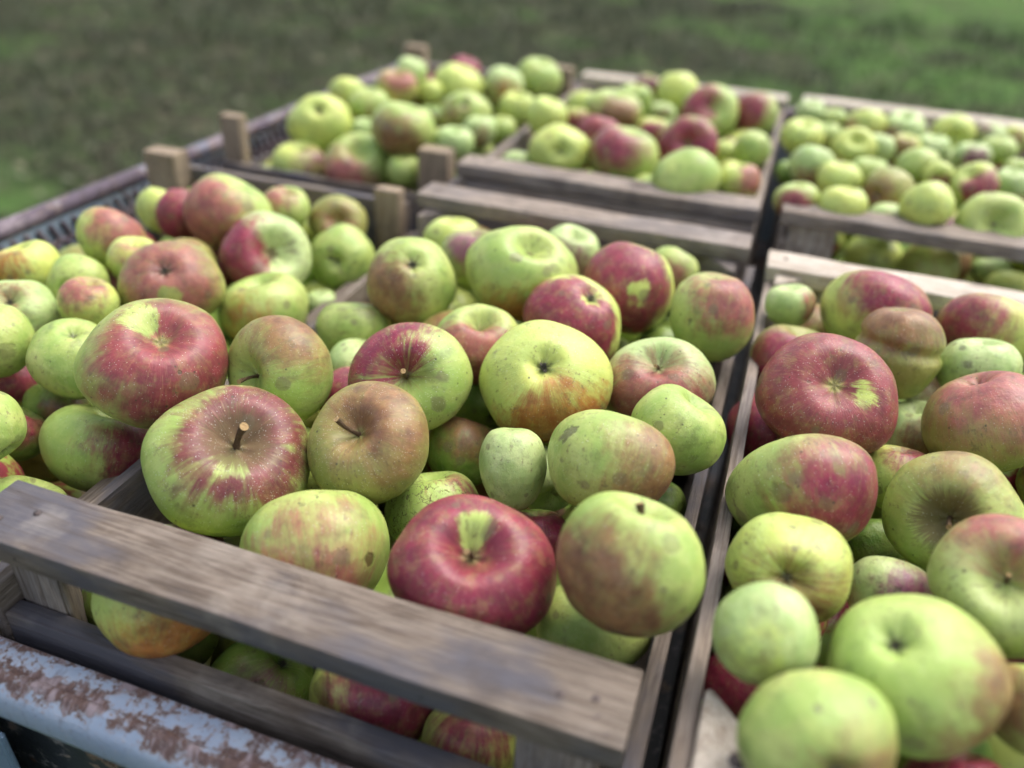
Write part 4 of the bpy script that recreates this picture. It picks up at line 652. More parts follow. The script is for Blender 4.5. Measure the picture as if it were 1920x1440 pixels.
["C2",[0.5246,0.5172,0.0062],0.0482,[0.9515,-0.2925,0.0169,-0.0937],[0.82,1,0,0.8,0,1.0],[216.68,"Y","R",[0.508,0.3,0.3],[0.271,-0.791,0.548],[-3,0.16,0],[0,0,1],[0,0,1],[0.001,0,0],[0,0,1],[0.001,0,0],[0.1,0.085,0.045],0.3],[0,0,[0.0,0.0,0.0]],"green apple with rosy red top below the rear plank of the right crate"],
["C2",[0.4509,0.5196,-0.0005],0.0241,[0.9925,-0.0587,-0.1067,0.0129],[0.9,1,0,0.8,0,1.04],[220.05,"P","K",[0.876,0.25,0.3],[0.902,-0.415,0.116],[-3,0.16,0],[0,0,1],[0,0,1],[0.001,0,0],[0,0,1],[0.001,0,0],[0.1,0.085,0.045],0.3],[0,0,[0.0,0.0,0.0]],"small plain green apple in the far left corner of the right crate"],
["C2",[0.4639,0.449,-0.0256],0.0388,[0.9956,-0.0926,0.0122,-0.0007],[0.95,1,0,0.8,0,1.04],[223.42,"O","R",[0.459,0.3,0.3],[-0.244,-0.958,0.152],[-3,0.16,0],[0,0,1],[0,0,1],[0.001,0,0],[0,0,1],[0.001,0,0],[0.1,0.085,0.045],0.3],[0,0,[0.0,0.0,0.0]],"dull dark red apple behind the large red one in the right crate"],
["C2",[0.4541,0.3697,-0.0516],0.0374,[0.9839,-0.1728,-0.0449,0.0061],[0.95,1,0,0.8,0,1.0],[226.79,"O","R",[-2.0,0.25,0.3],[-0.217,-0.971,0.099],[-3,0.16,0],[0,0,1],[0,0,1],[0.001,0,0],[0,0,1],[0.001,0,0],[0.1,0.085,0.045],0.3],[0,0,[0.0,0.0,0.0]],"deep crimson apple in shade beside the left board of the right crate"],
["C2",[0.624,0.5278,0.0039],0.0426,[0.935,-0.3136,0.028,-0.163],[0.82,1,0,0.8,0,1.0],[230.16,"Y","R",[0.475,0.4,0.3],[-0.605,-0.793,-0.073],[-3,0.16,0],[0,0,1],[0,0,1],[0.001,0,0],[0,0,1],[0.001,0,0],[0.1,0.085,0.045],0.3],[0,0,[0.0,0.0,0.0]],"pink red apple fading to yellow, with dark stem, behind the spotted green one"],
["C2",[0.6079,0.4517,0.0037],0.0314,[0.9882,-0.1003,-0.0795,-0.0845],[0.92,1,0,0.8,0,1.0],[233.53,"P","B",[9.0,0.25,0.3],[0.121,-0.4,-0.908],[-3,0.16,0],[0,0,1],[-0.444,-0.584,0.68],[0.15,0.8,0],[-0.295,-0.901,0.317],[0.15,0.8,0],[0.1,0.085,0.045],0.3],[0,0,[0.0,0.0,0.0]],"light green apple with grey brown bruises behind the pink topped one, right crate"],
["C2",[0.5987,0.351,0.0126],0.0457,[0.1169,0.9568,-0.064,0.2584],[0.8,1,0,0.8,0,1.04],[236.9,"O","K",[0.39,0.4,0.3],[0.378,0.362,-0.852],[-3,0.16,0],[0,0,1],[0,0,1],[0.001,0,0],[0,0,1],[0.001,0,0],[0.1,0.085,0.045],0.3],[0,0,[0.0,0.0,0.0]],"large apple with pink top and orange brown flank at the right picture edge"],
["C2",[0.5666,0.3984,-0.039],0.0293,[0.9923,-0.0599,-0.1019,-0.038],[0.95,1,0,0.8,0,1.04],[240.27,"P","B",[0.827,0.25,0.3],[0.097,-0.995,0.037],[-3,0.16,0],[0,0,1],[0,0,1],[0.001,0,0],[0,0,1],[0.001,0,0],[0.1,0.085,0.045],0.3],[0,0,[0.0,0.0,0.0]],"pale greyish apple wedged behind the orange brown flanked one, right crate"],
["C2",[0.5449,0.3136,-0.0304],0.027,[0.9771,-0.1986,-0.0373,-0.0661],[0.95,1,0,0.8,0,1.0],[243.64,"Y","R",[0.586,0.25,0.3],[0.525,-0.259,0.811],[-3,0.16,0.8],[0,0,1],[0,0,1],[0.001,0,0],[0,0,1],[0.001,0,0],[0.1,0.085,0.045],0.3],[0,0,[0.0,0.0,0.0]],"yellow apple covered in fine russet cracks between larger ones, right crate"],
["C2",[0.475,0.2235,0.0012],0.0481,[0.8612,-0.4637,-0.2082,0.0067],[0.76,1,0,0.8,0,1.04],[247.01,"G","R",[0.542,0.35,0.3],[0.551,-0.708,-0.442],[-3,0.16,0],[0,0,1],[-0.339,-0.92,-0.195],[0.16,0.6,0],[0.177,-0.883,-0.435],[0.13,0.6,0],[0.1,0.085,0.045],0.3],[0,0,[0.0,0.0,0.0]],"broad apple, green left side and red right side, with bruises, right crate"],
["C2",[0.5684,0.2415,0.0019],0.0425,[0.832,0.5006,-0.2373,0.0287],[0.86,1,0,0.8,0,0.973],[250.38,"G","B",[0.806,0.5,0.3],[0.174,0.876,0.45],[-3,0.62,0],[0,0,1],[0,0,1],[0.001,0,0],[0,0,1],[0.001,0,0],[0.1,0.085,0.045],0.3],[1,0,[0.0,0.0,0.0]],"green apple with brown rayed hollow and cut stem facing the camera, right crate"],
["C2",[0.4668,0.1447,0.0029],0.0365,[-0.4652,0.8733,0.1085,0.0957],[0.86,1,0,0.8,1,0.885],[253.75,"Y","B",[0.678,0.4,1],[0.1,0.474,-0.875],[-3,0.16,0],[0,0,1],[0,0,1],[0.001,0,0],[0,0,1],[0.001,0,0],[0.1,0.085,0.045],0.3],[0,0,[0.0,0.0,0.0]],"yellow green apple with brown streaks behind the pale round one, right crate"],
["C2",[0.4566,0.0741,0.0222],0.0262,[0.8033,-0.5236,-0.2756,0.0673],[0.97,1,0,0.6,0,1.0],[257.12,"P","Y",[0.785,0.25,0.3],[-0.597,-0.578,-0.556],[-3,0.16,0],[0,0,1],[0,0,1],[0.001,0,0],[0,0,1],[0.001,0,0],[0.1,0.085,0.045],0.3],[0,0,[0.0,0.0,0.0]],"pale round green apple beside the left board of the right crate"],
["C2",[0.5344,0.1844,-0.0305],0.0269,[0.8616,-0.4853,-0.0408,-0.1428],[0.92,1,0,0.8,0,1.0],[260.49,"P","U",[0.708,0.3,0.3],[0.617,-0.786,0.021],[-3,0.16,0],[0,0,1],[0.223,-0.966,-0.128],[0.1,1,0],[0,0,1],[0.001,0,0],[0.1,0.085,0.045],0.3],[0,0,[0.0,0.0,0.0]],"green apple with magenta right cheek and a black spot behind the largest one"],
["C2",[0.5244,0.0786,0.0195],0.0406,[-0.1491,0.9579,0.0442,0.2415],[0.86,1,0,0.8,0,0.988],[263.86,"Y2","B",[0.729,0.25,0.3],[0.892,0.436,0.12],[-3,0.16,0],[0,0,1],[-0.593,0.264,-0.761],[0.09,0.35,0],[0,0,1],[0.001,0,0],[0.1,0.085,0.045],0.3],[0,1,[0.0,0.0,0.0]],"largest bright green apple with dark eye in the right crate"],
["C2",[0.5807,0.1604,0.0201],0.0377,[0.9196,0.3312,-0.2067,0.0444],[0.86,1,0,0.8,1,1.04],[267.23,"P2","K",[0.658,0.4,0.3],[0.2,0.832,0.518],[-3,0.2,0],[0,0,1],[0,0,1],[0.001,0,0],[0,0,1],[0.001,0,0],[0.1,0.085,0.045],0.3],[2,0,[0.0,0.0,0.0]],"pale green apple with pink tinge and deep hollow at the right picture edge"],
["C2",[0.4813,0.0189,0.0246],0.0335,[0.5545,-0.8023,-0.2206,0.0123],[0.86,1,0,0.8,0,0.84],[270.6,"G","B",[0.775,0.3,0.3],[0.28,0.286,-0.916],[-3,0.16,0],[0,0,1],[-0.054,-0.848,-0.528],[0.08,1,0],[0,0,1],[0.001,0,0],[0.1,0.085,0.045],0.3],[0,0,[0.0,0.0,0.0]],"green apple with dark spot beside the light triangular corner block, right crate"],
["C2",[0.5911,0.0925,0.0036],0.0245,[0.9314,-0.313,-0.152,-0.1069],[0.95,1,0,0.8,0,1.0],[273.97,"G","B",[0.582,0.4,0.3],[-0.658,-0.673,0.338],[-3,0.16,0],[0,0,1],[0,0,1],[0.001,0,0],[0,0,1],[0.001,0,0],[0.1,0.085,0.045],0.3],[0,0,[0.0,0.0,0.0]],"green and brown apple cut by the right picture edge near the bottom"],
["C2",[0.5625,0.0549,-0.0325],0.0258,[0.9286,-0.338,-0.1369,-0.0686],[0.95,1,0,0.8,0,1.0],[277.34,"O","R",[0.318,0.3,0.3],[-0.022,-0.714,0.7],[-3,0.16,0],[0,0,1],[0,0,1],[0.001,0,0],[0,0,1],[0.001,0,0],[0.1,0.085,0.045],0.3],[0,0,[0.0,0.0,0.0]],"brownish red apple cut by the bottom picture edge, right crate"],
["C2",[0.4609,0.1089,-0.0631],0.0277,[0.9705,-0.2174,-0.0957,0.0422],[0.95,1,0,0.8,0,0.84],[280.71,"O","R",[-2.0,0.25,0.3],[0.018,-0.565,0.825],[-3,0.16,0],[0,0,1],[0,0,1],[0.001,0,0],[0,0,1],[0.001,0,0],[0.1,0.085,0.045],0.3],[0,0,[0.0,0.0,0.0]],"deep crimson apple behind the triangular corner block, right crate"],
["C2",[0.6561,0.3536,-0.0335],0.0217,[0.8846,-0.4183,-0.0381,-0.2025],[0.95,1,0,0.8,0,1.04],[284.08,"Y","T",[0.569,0.25,0.3],[0.047,-0.974,0.22],[-3,0.16,0],[0,0,1],[0,0,1],[0.001,0,0],[0,0,1],[0.001,0,0],[0.1,0.085,0.045],0.3],[0,0,[0.0,0.0,0.0]],"orange brown apple just inside the right picture edge, right crate"],
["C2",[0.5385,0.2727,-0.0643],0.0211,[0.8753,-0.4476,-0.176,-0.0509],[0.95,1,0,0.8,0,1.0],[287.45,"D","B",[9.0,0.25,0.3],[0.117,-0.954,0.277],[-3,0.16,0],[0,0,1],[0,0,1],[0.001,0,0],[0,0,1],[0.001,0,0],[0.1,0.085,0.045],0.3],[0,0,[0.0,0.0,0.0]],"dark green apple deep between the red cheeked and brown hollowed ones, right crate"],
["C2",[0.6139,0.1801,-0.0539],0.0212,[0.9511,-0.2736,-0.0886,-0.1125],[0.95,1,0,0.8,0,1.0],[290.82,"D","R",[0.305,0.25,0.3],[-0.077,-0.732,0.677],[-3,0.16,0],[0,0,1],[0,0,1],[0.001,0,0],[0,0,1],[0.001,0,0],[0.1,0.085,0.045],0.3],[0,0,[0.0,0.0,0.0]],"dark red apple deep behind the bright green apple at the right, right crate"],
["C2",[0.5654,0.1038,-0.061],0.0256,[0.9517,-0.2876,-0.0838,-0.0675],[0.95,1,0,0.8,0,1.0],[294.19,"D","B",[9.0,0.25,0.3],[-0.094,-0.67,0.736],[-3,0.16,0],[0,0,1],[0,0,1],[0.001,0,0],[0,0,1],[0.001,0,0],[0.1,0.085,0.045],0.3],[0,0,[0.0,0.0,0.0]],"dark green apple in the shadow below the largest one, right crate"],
["C4",[0.1064,0.8985,0.0],0.044,[0.6034,-0.777,-0.1541,0.0923],[0.86,0,0,0.8,1,0.866],[297.56,"Y","B",[9.0,0.25,0.3],[-0.014,0.985,-0.171],[-3,0.16,0],[0,0,1],[0,0,1],[0.001,0,0],[0,0,1],[0.001,0,0],[0.1,0.085,0.045],0.3],[0,0,[0.0,0.0,0.0]],"round yellow green apple with dark eye facing the camera, back middle crate"],
["C4",[0.0429,1.0467,0.0048],0.0326,[0.9871,0.0237,0.0508,0.1497],[1.05,0,0,0.8,0,1.0],[300.93,"Y","B",[9.0,0.25,0.3],[0.135,-0.437,-0.889],[-3,0.16,0],[0,0,1],[0,0,1],[0.001,0,0],[0,0,1],[0.001,0,0],[0.1,0.085,0.045],0.3],[0,0,[0.0,0.0,0.0]],"yellow green apple behind the one whose dark eye faces the camera, back middle crate"],
["C4",[0.1977,0.9178,0.0],0.0497,[0.9914,-0.042,0.0756,0.0979],[0.88,0,0,0.8,0,1.0],[304.3,"G","R",[0.537,0.3,0.3],[-0.488,-0.706,0.513],[-3,0.16,0],[0,0,1],[0,0,1],[0.001,0,0],[0,0,1],[0.001,0,0],[0.1,0.085,0.045],0.3],[0,0,[0.0,0.0,0.0]],"dark red and yellow green apple in the front row of the back middle crate"],
["C4",[0.1438,0.9958,0.0],0.0346,[0.9665,-0.2371,0.0639,0.0748],[0.95,0,0,0.8,0,1.0],[307.67,"Y","R",[-2.0,0.25,0.3],[0.052,-0.98,-0.193],[-3,0.16,0],[0,0,1],[0,0,1],[0.001,0,0],[0,0,1],[0.001,0,0],[0.1,0.085,0.045],0.3],[0,0,[0.0,0.0,0.0]],"bright crimson apple behind the dark red and yellow green one, back middle crate"],
["C4",[0.1326,1.1294,0.0078],0.0468,[0.992,0.0248,0.0497,0.1132],[0.75,0,0,0.8,0,1.0],[311.04,"G","B",[0.504,0.25,0.3],[0.118,-0.988,-0.098],[-3,0.16,0],[0,0,1],[0,0,1],[0.001,0,0],[0,0,1],[0.001,0,0],[0.1,0.085,0.045],0.3],[0,0,[0.0,0.0,0.0]],"flat orange brown apple with green top in the back middle crate"],
["C4",[0.2765,1.0081,0.0022],0.047,[0.8469,0.5249,-0.0081,0.0849],[0.86,0,0,0.8,0,0.885],[314.41,"O","R",[0.151,0.25,0.3],[-0.0,-0.485,0.875],[-3,0.3,0],[0,0,1],[0,0,1],[0.001,0,0],[0,0,1],[0.001,0,0],[0.1,0.085,0.045],0.3],[0,0,[0.0,0.0,0.0]],"purplish red apple with pale hollow, centre of the back middle crate"],
["C4",[0.2956,0.8458,0.0],0.0472,[0.2849,0.9071,0.1178,0.2865],[0.85,0,0,0.8,0,1.0],[317.78,"G","B",[9.0,0.25,0.3],[-0.433,-0.179,0.883],[-3,0.16,0],[0,0,1],[0,0,1],[0.001,0,0],[0,0,1],[0.001,0,0],[0.1,0.085,0.045],0.3],[0,0,[0.0,0.0,0.0]],"broad plain green apple at the near edge of the back middle crate"],
["C4",[0.3655,0.8792,-0.0025],0.0292,[0.9944,-0.011,-0.0968,0.0402],[0.95,0,0,0.8,0,1.0],[321.15,"Y","K",[0.624,0.25,0.3],[0.772,-0.553,0.314],[-3,0.16,0],[0,0,1],[0,0,1],[0.001,0,0],[0,0,1],[0.001,0,0],[0.1,0.085,0.045],0.3],[0,0,[0.0,0.0,0.0]],"yellow green apple with pink right cheek in the near right corner, back middle crate"],
["C4",[0.3672,1.0465,-0.0032],0.028,[0.9975,0.0057,0.0602,0.0354],[1.12,0,0,0.8,0,1.0],[324.52,"G","B",[9.0,0.25,0.3],[0.219,-0.41,-0.885],[-3,0.16,0],[0,0,1],[0,0,1],[0.001,0,0],[0,0,1],[0.001,0,0],[0.1,0.085,0.045],0.3],[0,0,[0.0,0.0,0.0]],"upright green apple against the right board of the back middle crate"],
["C4",[0.3285,1.0863,-0.0205],0.0199,[0.9967,0.0129,-0.0649,0.0478],[0.95,0,0,0.8,0,1.0],[327.89,"Y","B",[9.0,0.25,0.3],[-0.014,-0.417,-0.909],[-3,0.16,0],[0,0,1],[0,0,1],[0.001,0,0],[0,0,1],[0.001,0,0],[0.1,0.085,0.045],0.3],[0,0,[0.0,0.0,0.0]],"small green apple between the purplish red and the upright green one, back middle crate"],
["C4",[0.2792,1.238,0.0012],0.0479,[0.8644,0.4923,0.0277,0.0986],[0.86,0,0,0.8,0,0.988],[331.26,"G","R",[0.683,0.15,0.3],[-0.583,0.15,0.799],[-3,0.16,0],[0,0,1],[0,0,1],[0.001,0,0],[0,0,1],[0.001,0,0],[0.1,0.085,0.045],0.3],[0,0,[0.0,0.0,0.0]],"green apple with red patch and orange base, far row of the back middle crate"],
["C4",[0.2032,1.3552,0.0],0.0387,[0.9713,-0.2066,-0.0943,0.071],[1.05,0,0,0.8,0,1.0],[334.63,"Y","B",[9.0,0.25,0.3],[-0.073,0.077,-0.994],[-3,0.16,0],[0,0,1],[0,0,1],[0.001,0,0],[0,0,1],[0.001,0,0],[0.1,0.085,0.045],0.3],[0,0,[0.0,0.0,0.0]],"yellow green apple touching the far plank of the back middle crate"],
["C4",[0.353,1.2802,-0.0028],0.0397,[0.9711,-0.216,-0.0981,0.0272],[1.0,0,0,0.8,0,1.0],[338.0,"G","R",[0.497,0.3,0.3],[-0.399,-0.917,0.033],[-3,0.16,0],[0,0,1],[0,0,1],[0.001,0,0],[0,0,1],[0.001,0,0],[0.1,0.085,0.045],0.3],[0,0,[0.0,0.0,0.0]],"dark red apple with yellow streak in the far right corner of the back middle crate"],
["C4",[0.1421,1.2447,0.0],0.0343,[0.9883,0.1059,0.0211,0.1079],[1.0,0,0,0.8,0,0.84],[341.37,"G","B",[9.0,0.25,0.3],[0.084,-0.55,-0.831],[-3,0.16,0],[0,0,1],[0,0,1],[0.001,0,0],[0,0,1],[0.001,0,0],[0.1,0.085,0.045],0.3],[0,0,[0.0,0.0,0.0]],"green apple behind the flat orange brown one, back middle crate"],
["C4",[0.1403,1.391,-0.0016],0.0262,[0.988,0.115,0.0206,0.1007],[0.95,0,0,0.8,0,0.84],[344.74,"O","U",[0.363,0.25,0.3],[-0.043,-0.905,0.424],[-3,0.16,0],[0,0,1],[0,0,1],[0.001,0,0],[0,0,1],[0.001,0,0],[0.1,0.085,0.045],0.3],[0,0,[0.0,0.0,0.0]],"small purple apple below the far plank of the back middle crate"],
["C4",[0.2047,1.1097,-0.0124],0.0275,[0.9951,0.0188,0.0349,0.0905],[0.95,0,0,0.8,0,1.0],[348.11,"Y","R",[0.573,0.25,0.3],[-0.046,-0.955,0.292],[-3,0.16,0],[0,0,1],[0,0,1],[0.001,0,0],[0,0,1],[0.001,0,0],[0.1,0.085,0.045],0.3],[0,0,[0.0,0.0,0.0]],"small rosy apple left of the purplish red one, back middle crate"],
["C4",[0.1906,1.2819,-0.0238],0.0247,[0.9964,-0.0036,-0.0176,0.0825],[0.95,0,0,0.8,0,1.0],[351.48,"P","B",[0.896,0.25,0.3],[-0.012,-0.975,0.223],[-3,0.16,0],[0,0,1],[0,0,1],[0.001,0,0],[0,0,1],[0.001,0,0],[0.1,0.085,0.045],0.3],[0,0,[0.0,0.0,0.0]],"small grey green apple behind the rosy one, back middle crate"],
["C4",[0.0821,1.0935,-0.0083],0.0267,[0.9665,-0.2347,0.047,0.0929],[0.95,0,0,0.8,0,1.0],[354.85,"Y","R",[0.502,0.25,0.3],[0.11,-0.87,-0.481],[-3,0.16,0],[0,0,1],[0,0,1],[0.001,0,0],[0,0,1],[0.001,0,0],[0.1,0.085,0.045],0.3],[0,0,[0.0,0.0,0.0]],"small pink apple left of the flat orange brown one, back middle crate"],
["C4",[0.0557,1.2233,-0.0115],0.0289,[0.96,-0.2295,-0.1008,0.1247],[0.9,0,0,0.8,0,1.0],[358.22,"Y","B",[9.0,0.25,0.3],[-0.042,-0.848,-0.528],[-3,0.16,0],[0,0,1],[0,0,1],[0.001,0,0],[0,0,1],[0.001,0,0],[0.1,0.085,0.045],0.3],[0,0,[0.0,0.0,0.0]],"small yellow apple in the far left of the back middle crate"],
["C4",[0.0474,0.8867,-0.0248],0.0226,[0.9861,-0.0218,-0.0249,0.163],[0.9,0,0,0.8,0,1.0],[361.59,"P","B",[9.0,0.25,0.3],[0.0,-0.999,-0.054],[-3,0.16,0],[0,0,1],[0,0,1],[0.001,0,0],[0,0,1],[0.001,0,0],[0.1,0.085,0.045],0.3],[0,0,[0.0,0.0,0.0]],"pale green apple low in the near left corner of the back middle crate"],
["C4",[0.238,1.0269,-0.0482],0.025,[0.9936,0.0054,-0.076,0.0834],[0.9,0,0,0.8,0,1.0],[364.96,"D","B",[0.838,0.25,0.3],[-0.0,-1.0,-0.008],[-3,0.16,0],[0,0,1],[0,0,1],[0.001,0,0],[0,0,1],[0.001,0,0],[0.1,0.085,0.045],0.3],[0,0,[0.0,0.0,0.0]],"shaded green apple below the purplish red one, back middle crate"],
["C3",[-0.2894,0.9054,-0.0128],0.052,[-0.3742,0.8919,0.2391,-0.0857],[0.86,0,0,0.8,0,0.848],[368.33,"Y","B",[9.0,0.25,0.3],[-0.019,0.928,0.373],[-3,0.16,0],[0,0,1],[0,0,1],[0.001,0,0],[0,0,1],[0.001,0,0],[0.1,0.085,0.045],0.3],[0,1,[0.0,0.0,0.0]],"broad yellow green apple nearest the side rail in the back left crate"],
["C3",[-0.2934,0.8376,-0.0641],0.0429,[0.9545,0.0462,0.0802,0.2834],[0.86,0,0,0.8,0,0.854],[371.7,"Y","U",[0.784,0.3,0.3],[0.538,-0.543,0.645],[-3,0.16,0],[0,0,1],[0,0,1],[0.001,0,0],[0,0,1],[0.001,0,0],[0.1,0.085,0.045],0.3],[0,0,[0.0,0.0,0.0]],"yellow green apple with purple right cheek in the near row of the back left crate"],
["C3",[-0.1932,0.8499,-0.0528],0.0522,[0.9223,0.2943,0.0796,0.2374],[0.86,0,0,0.8,0,0.928],[375.07,"G","K",[0.492,0.25,0.3],[-0.5,-0.841,0.205],[-3,0.16,0],[0,0,1],[0,0,1],[0.001,0,0],[0,0,1],[0.001,0,0],[0.1,0.085,0.045],0.3],[0,0,[0.0,0.0,0.0]],"large green and pinkish brown apple in the near row of the back left crate"],
["C3",[-0.1261,0.8662,0.0087],0.0488,[0.9675,-0.0484,0.1105,0.2224],[0.84,0,0,0.8,0,1.0],[378.44,"G","B",[0.561,0.3,0.3],[-0.199,-0.881,-0.429],[-3,0.16,0],[0,0,1],[0,0,1],[0.001,0,0],[0,0,1],[0.001,0,0],[0.1,0.085,0.045],0.3],[0,0,[0.0,0.0,0.0]],"wide green and brown apple behind the near right post of the back left crate"],
["C3",[-0.2416,0.9836,0.0],0.0341,[0.9694,-0.0079,-0.0209,0.2445],[0.9,0,0,0.8,0,1.0],[381.81,"G","B",[0.75,0.25,0.3],[0.284,-0.784,-0.552],[-3,0.16,0],[0,0,1],[0,0,1],[0.001,0,0],[0,0,1],[0.001,0,0],[0.1,0.085,0.045],0.3],[0,0,[0.0,0.0,0.0]],"green apple between the broad yellow green and the wide brown one, back left crate"],
["C3",[-0.3182,1.0445,-0.0003],0.0302,[0.9384,-0.2492,-0.0269,0.238],[0.9,0,0,0.8,0,1.0],[385.18,"Y","B",[9.0,0.25,0.3],[0.369,-0.435,-0.821],[-3,0.16,0],[0,0,1],[0,0,1],[0.001,0,0],[0,0,1],[0.001,0,0],[0.1,0.085,0.045],0.3],[0,0,[0.0,0.0,0.0]],"yellow green apple beside the far part of the side rail, back left crate"],
["C3",[-0.2482,1.157,0.0249],0.0289,[0.9677,0.0015,0.1159,0.224],[0.9,0,0,0.8,0,1.0],[388.55,"P","B",[9.0,0.25,0.3],[0.417,-0.805,-0.421],[-3,0.16,0],[0,0,1],[0,0,1],[0.001,0,0],[0,0,1],[0.001,0,0],[0.1,0.085,0.045],0.3],[0,0,[0.0,0.0,0.0]],"pale yellow green apple on top near the far left post, back left crate"],
["C3",[-0.2507,1.1008,0.0071],0.0366,[0.965,0.0971,0.0647,0.2348],[0.85,0,0,0.8,0,0.84],[391.92,"Y","K",[0.483,0.3,0.3],[0.112,-0.445,0.889],[-3,0.16,0],[0,0,1],[0,0,1],[0.001,0,0],[0,0,1],[0.001,0,0],[0.1,0.085,0.045],0.3],[0,0,[0.0,0.0,0.0]],"red and yellow apple under the pale one near the far left post"],
["C3",[-0.1963,1.2828,0.01],0.031,[0.972,0.0162,0.1261,0.1976],[0.9,0,0,0.8,0,1.0],[395.29,"O","R",[-2.0,0.25,0.3],[-0.025,-0.577,0.816],[-3,0.16,0],[0,0,1],[0,0,1],[0.001,0,0],[0,0,1],[0.001,0,0],[0.1,0.085,0.045],0.3],[0,0,[0.0,0.0,0.0]],"crimson apple peeping over the far end of the back left crate"],
["C3",[-0.1768,1.2045,-0.0042],0.047,[0.9689,0.0201,0.1413,0.2023],[0.9,0,0,0.8,0,1.0],[398.66,"Y","B",[9.0,0.25,0.3],[-0.052,-0.55,0.833],[-3,0.16,0],[0,0,1],[0,0,1],[0.001,0,0],[0,0,1],[0.001,0,0],[0.1,0.085,0.045],0.3],[0,0,[0.0,0.0,0.0]],"yellow green apple in front of the crimson one at the far end"],
["C3",[-0.0938,1.0294,-0.0001],0.0424,[-0.4354,0.8791,0.1806,-0.0702],[0.86,0,0,0.8,0,0.854],[402.03,"G","B",[0.881,0.25,0.3],[-0.5,0.52,-0.692],[-3,0.16,0],[0,0,1],[0,0,1],[0.001,0,0],[0,0,1],[0.001,0,0],[0.1,0.085,0.045],0.3],[0,0,[0.0,0.0,0.0]],"green apple with dull patch in the middle of the back left crate"],
["C3",[-0.1021,1.2423,0.0],0.0375,[0.976,0.029,0.1219,0.1779],[0.98,0,0,0.8,0,1.0],[405.4,"P","T",[0.821,0.25,0.3],[0.026,-0.995,-0.092],[-3,0.16,0],[0,0,1],[0,0,1],[0.001,0,0],[0,0,1],[0.001,0,0],[0.1,0.085,0.045],0.3],[0,0,[0.0,0.0,0.0]],"pale yellow apple with pink tinge left of the topmost green one, back left crate"],
["C3",[-0.0635,1.3361,-0.0018],0.0439,[0.9853,0.0386,0.0569,0.1563],[0.93,0,0,0.8,0,1.0],[408.77,"G","B",[9.0,0.25,0.3],[0.017,-0.994,-0.109],[-3,0.16,0],[0,0,1],[0,0,1],[0.001,0,0],[0,0,1],[0.001,0,0],[0.1,0.085,0.045],0.3],[0,0,[0.0,0.0,0.0]],"round green apple topmost at the far right of the back left crate"],
["C3",[-0.0553,1.1851,-0.024],0.0355,[0.98,0.0941,0.0417,0.1704],[0.93,0,0,0.8,0,0.84],[412.14,"Y","B",[9.0,0.25,0.3],[-0.003,-1.0,0.029],[-3,0.16,0],[0,0,1],[0,0,1],[0.001,0,0],[0,0,1],[0.001,0,0],[0.1,0.085,0.045],0.3],[0,0,[0.0,0.0,0.0]],"yellow apple against the right board of the back left crate"],
["C3",[-0.0492,0.9857,-0.0139],0.0278,[0.9823,-0.0204,-0.03,0.184],[0.93,0,0,0.8,0,1.0],[415.51,"P","B",[0.863,0.25,0.3],[-0.003,-0.981,-0.195],[-3,0.16,0],[0,0,1],[0,0,1],[0.001,0,0],[0,0,1],[0.001,0,0],[0.1,0.085,0.045],0.3],[0,0,[0.0,0.0,0.0]],"greyish green apple near the right board of the back left crate"],
["C3",[-0.0492,1.0874,-0.0385],0.0277,[0.9827,0.0197,-0.0657,0.1721],[0.93,0,0,0.8,0,1.0],[418.88,"G","B",[9.0,0.25,0.3],[-0.012,-0.992,-0.129],[-3,0.16,0],[0,0,1],[0,0,1],[0.001,0,0],[0,0,1],[0.001,0,0],[0.1,0.085,0.045],0.3],[0,0,[0.0,0.0,0.0]],"small green apple beside the greyish one near the right board, back left crate"],
["C3",[-0.054,0.8881,-0.0106],0.0302,[0.9753,0.0701,0.0509,0.2034],[0.9,0,0,0.8,0,0.84],[422.25,"P","B",[9.0,0.25,0.3],[-0.003,-1.0,0.029],[-3,0.16,0],[0,0,1],[0,0,1],[0.001,0,0],[0,0,1],[0.001,0,0],[0.1,0.085,0.045],0.3],[0,0,[0.0,0.0,0.0]],"light green apple behind the near right post of the back left crate"],
["C3",[-0.0636,1.0118,-0.0565],0.0294,[0.9537,-0.2555,0.0679,0.1432],[0.9,0,0,0.8,0,1.0],[425.62,"G","B",[9.0,0.25,0.3],[0.153,-0.821,-0.551],[-3,0.16,0],[0,0,1],[0,0,1],[0.001,0,0],[0,0,1],[0.001,0,0],[0.1,0.085,0.045],0.3],[0,0,[0.0,0.0,0.0]],"green apple in the near right corner beside the divider board, back left crate"],
["C3",[-0.1066,0.8253,-0.0395],0.0248,[0.974,-0.0025,-0.0096,0.2264],[0.95,0,0,0.8,0,1.0],[428.99,"G","B",[9.0,0.25,0.3],[-0.001,-0.994,-0.108],[-3,0.16,0],[0,0,1],[0,0,1],[0.001,0,0],[0,0,1],[0.001,0,0],[0.1,0.085,0.045],0.3],[0,0,[0.0,0.0,0.0]],"green apple half hidden by the near right post, back left crate"],
["C3",[-0.2259,0.9324,-0.0247],0.023,[0.9631,0.0708,0.0686,0.2505],[0.95,0,0,0.8,0,0.84],[432.36,"P","B",[9.0,0.25,0.3],[-0.003,-1.0,0.029],[-3,0.16,0],[0,0,1],[0,0,1],[0.001,0,0],[0,0,1],[0.001,0,0],[0.1,0.085,0.045],0.3],[0,0,[0.0,0.0,0.0]],"pale green apple sliver above the pinkish brown one, back left crate"],
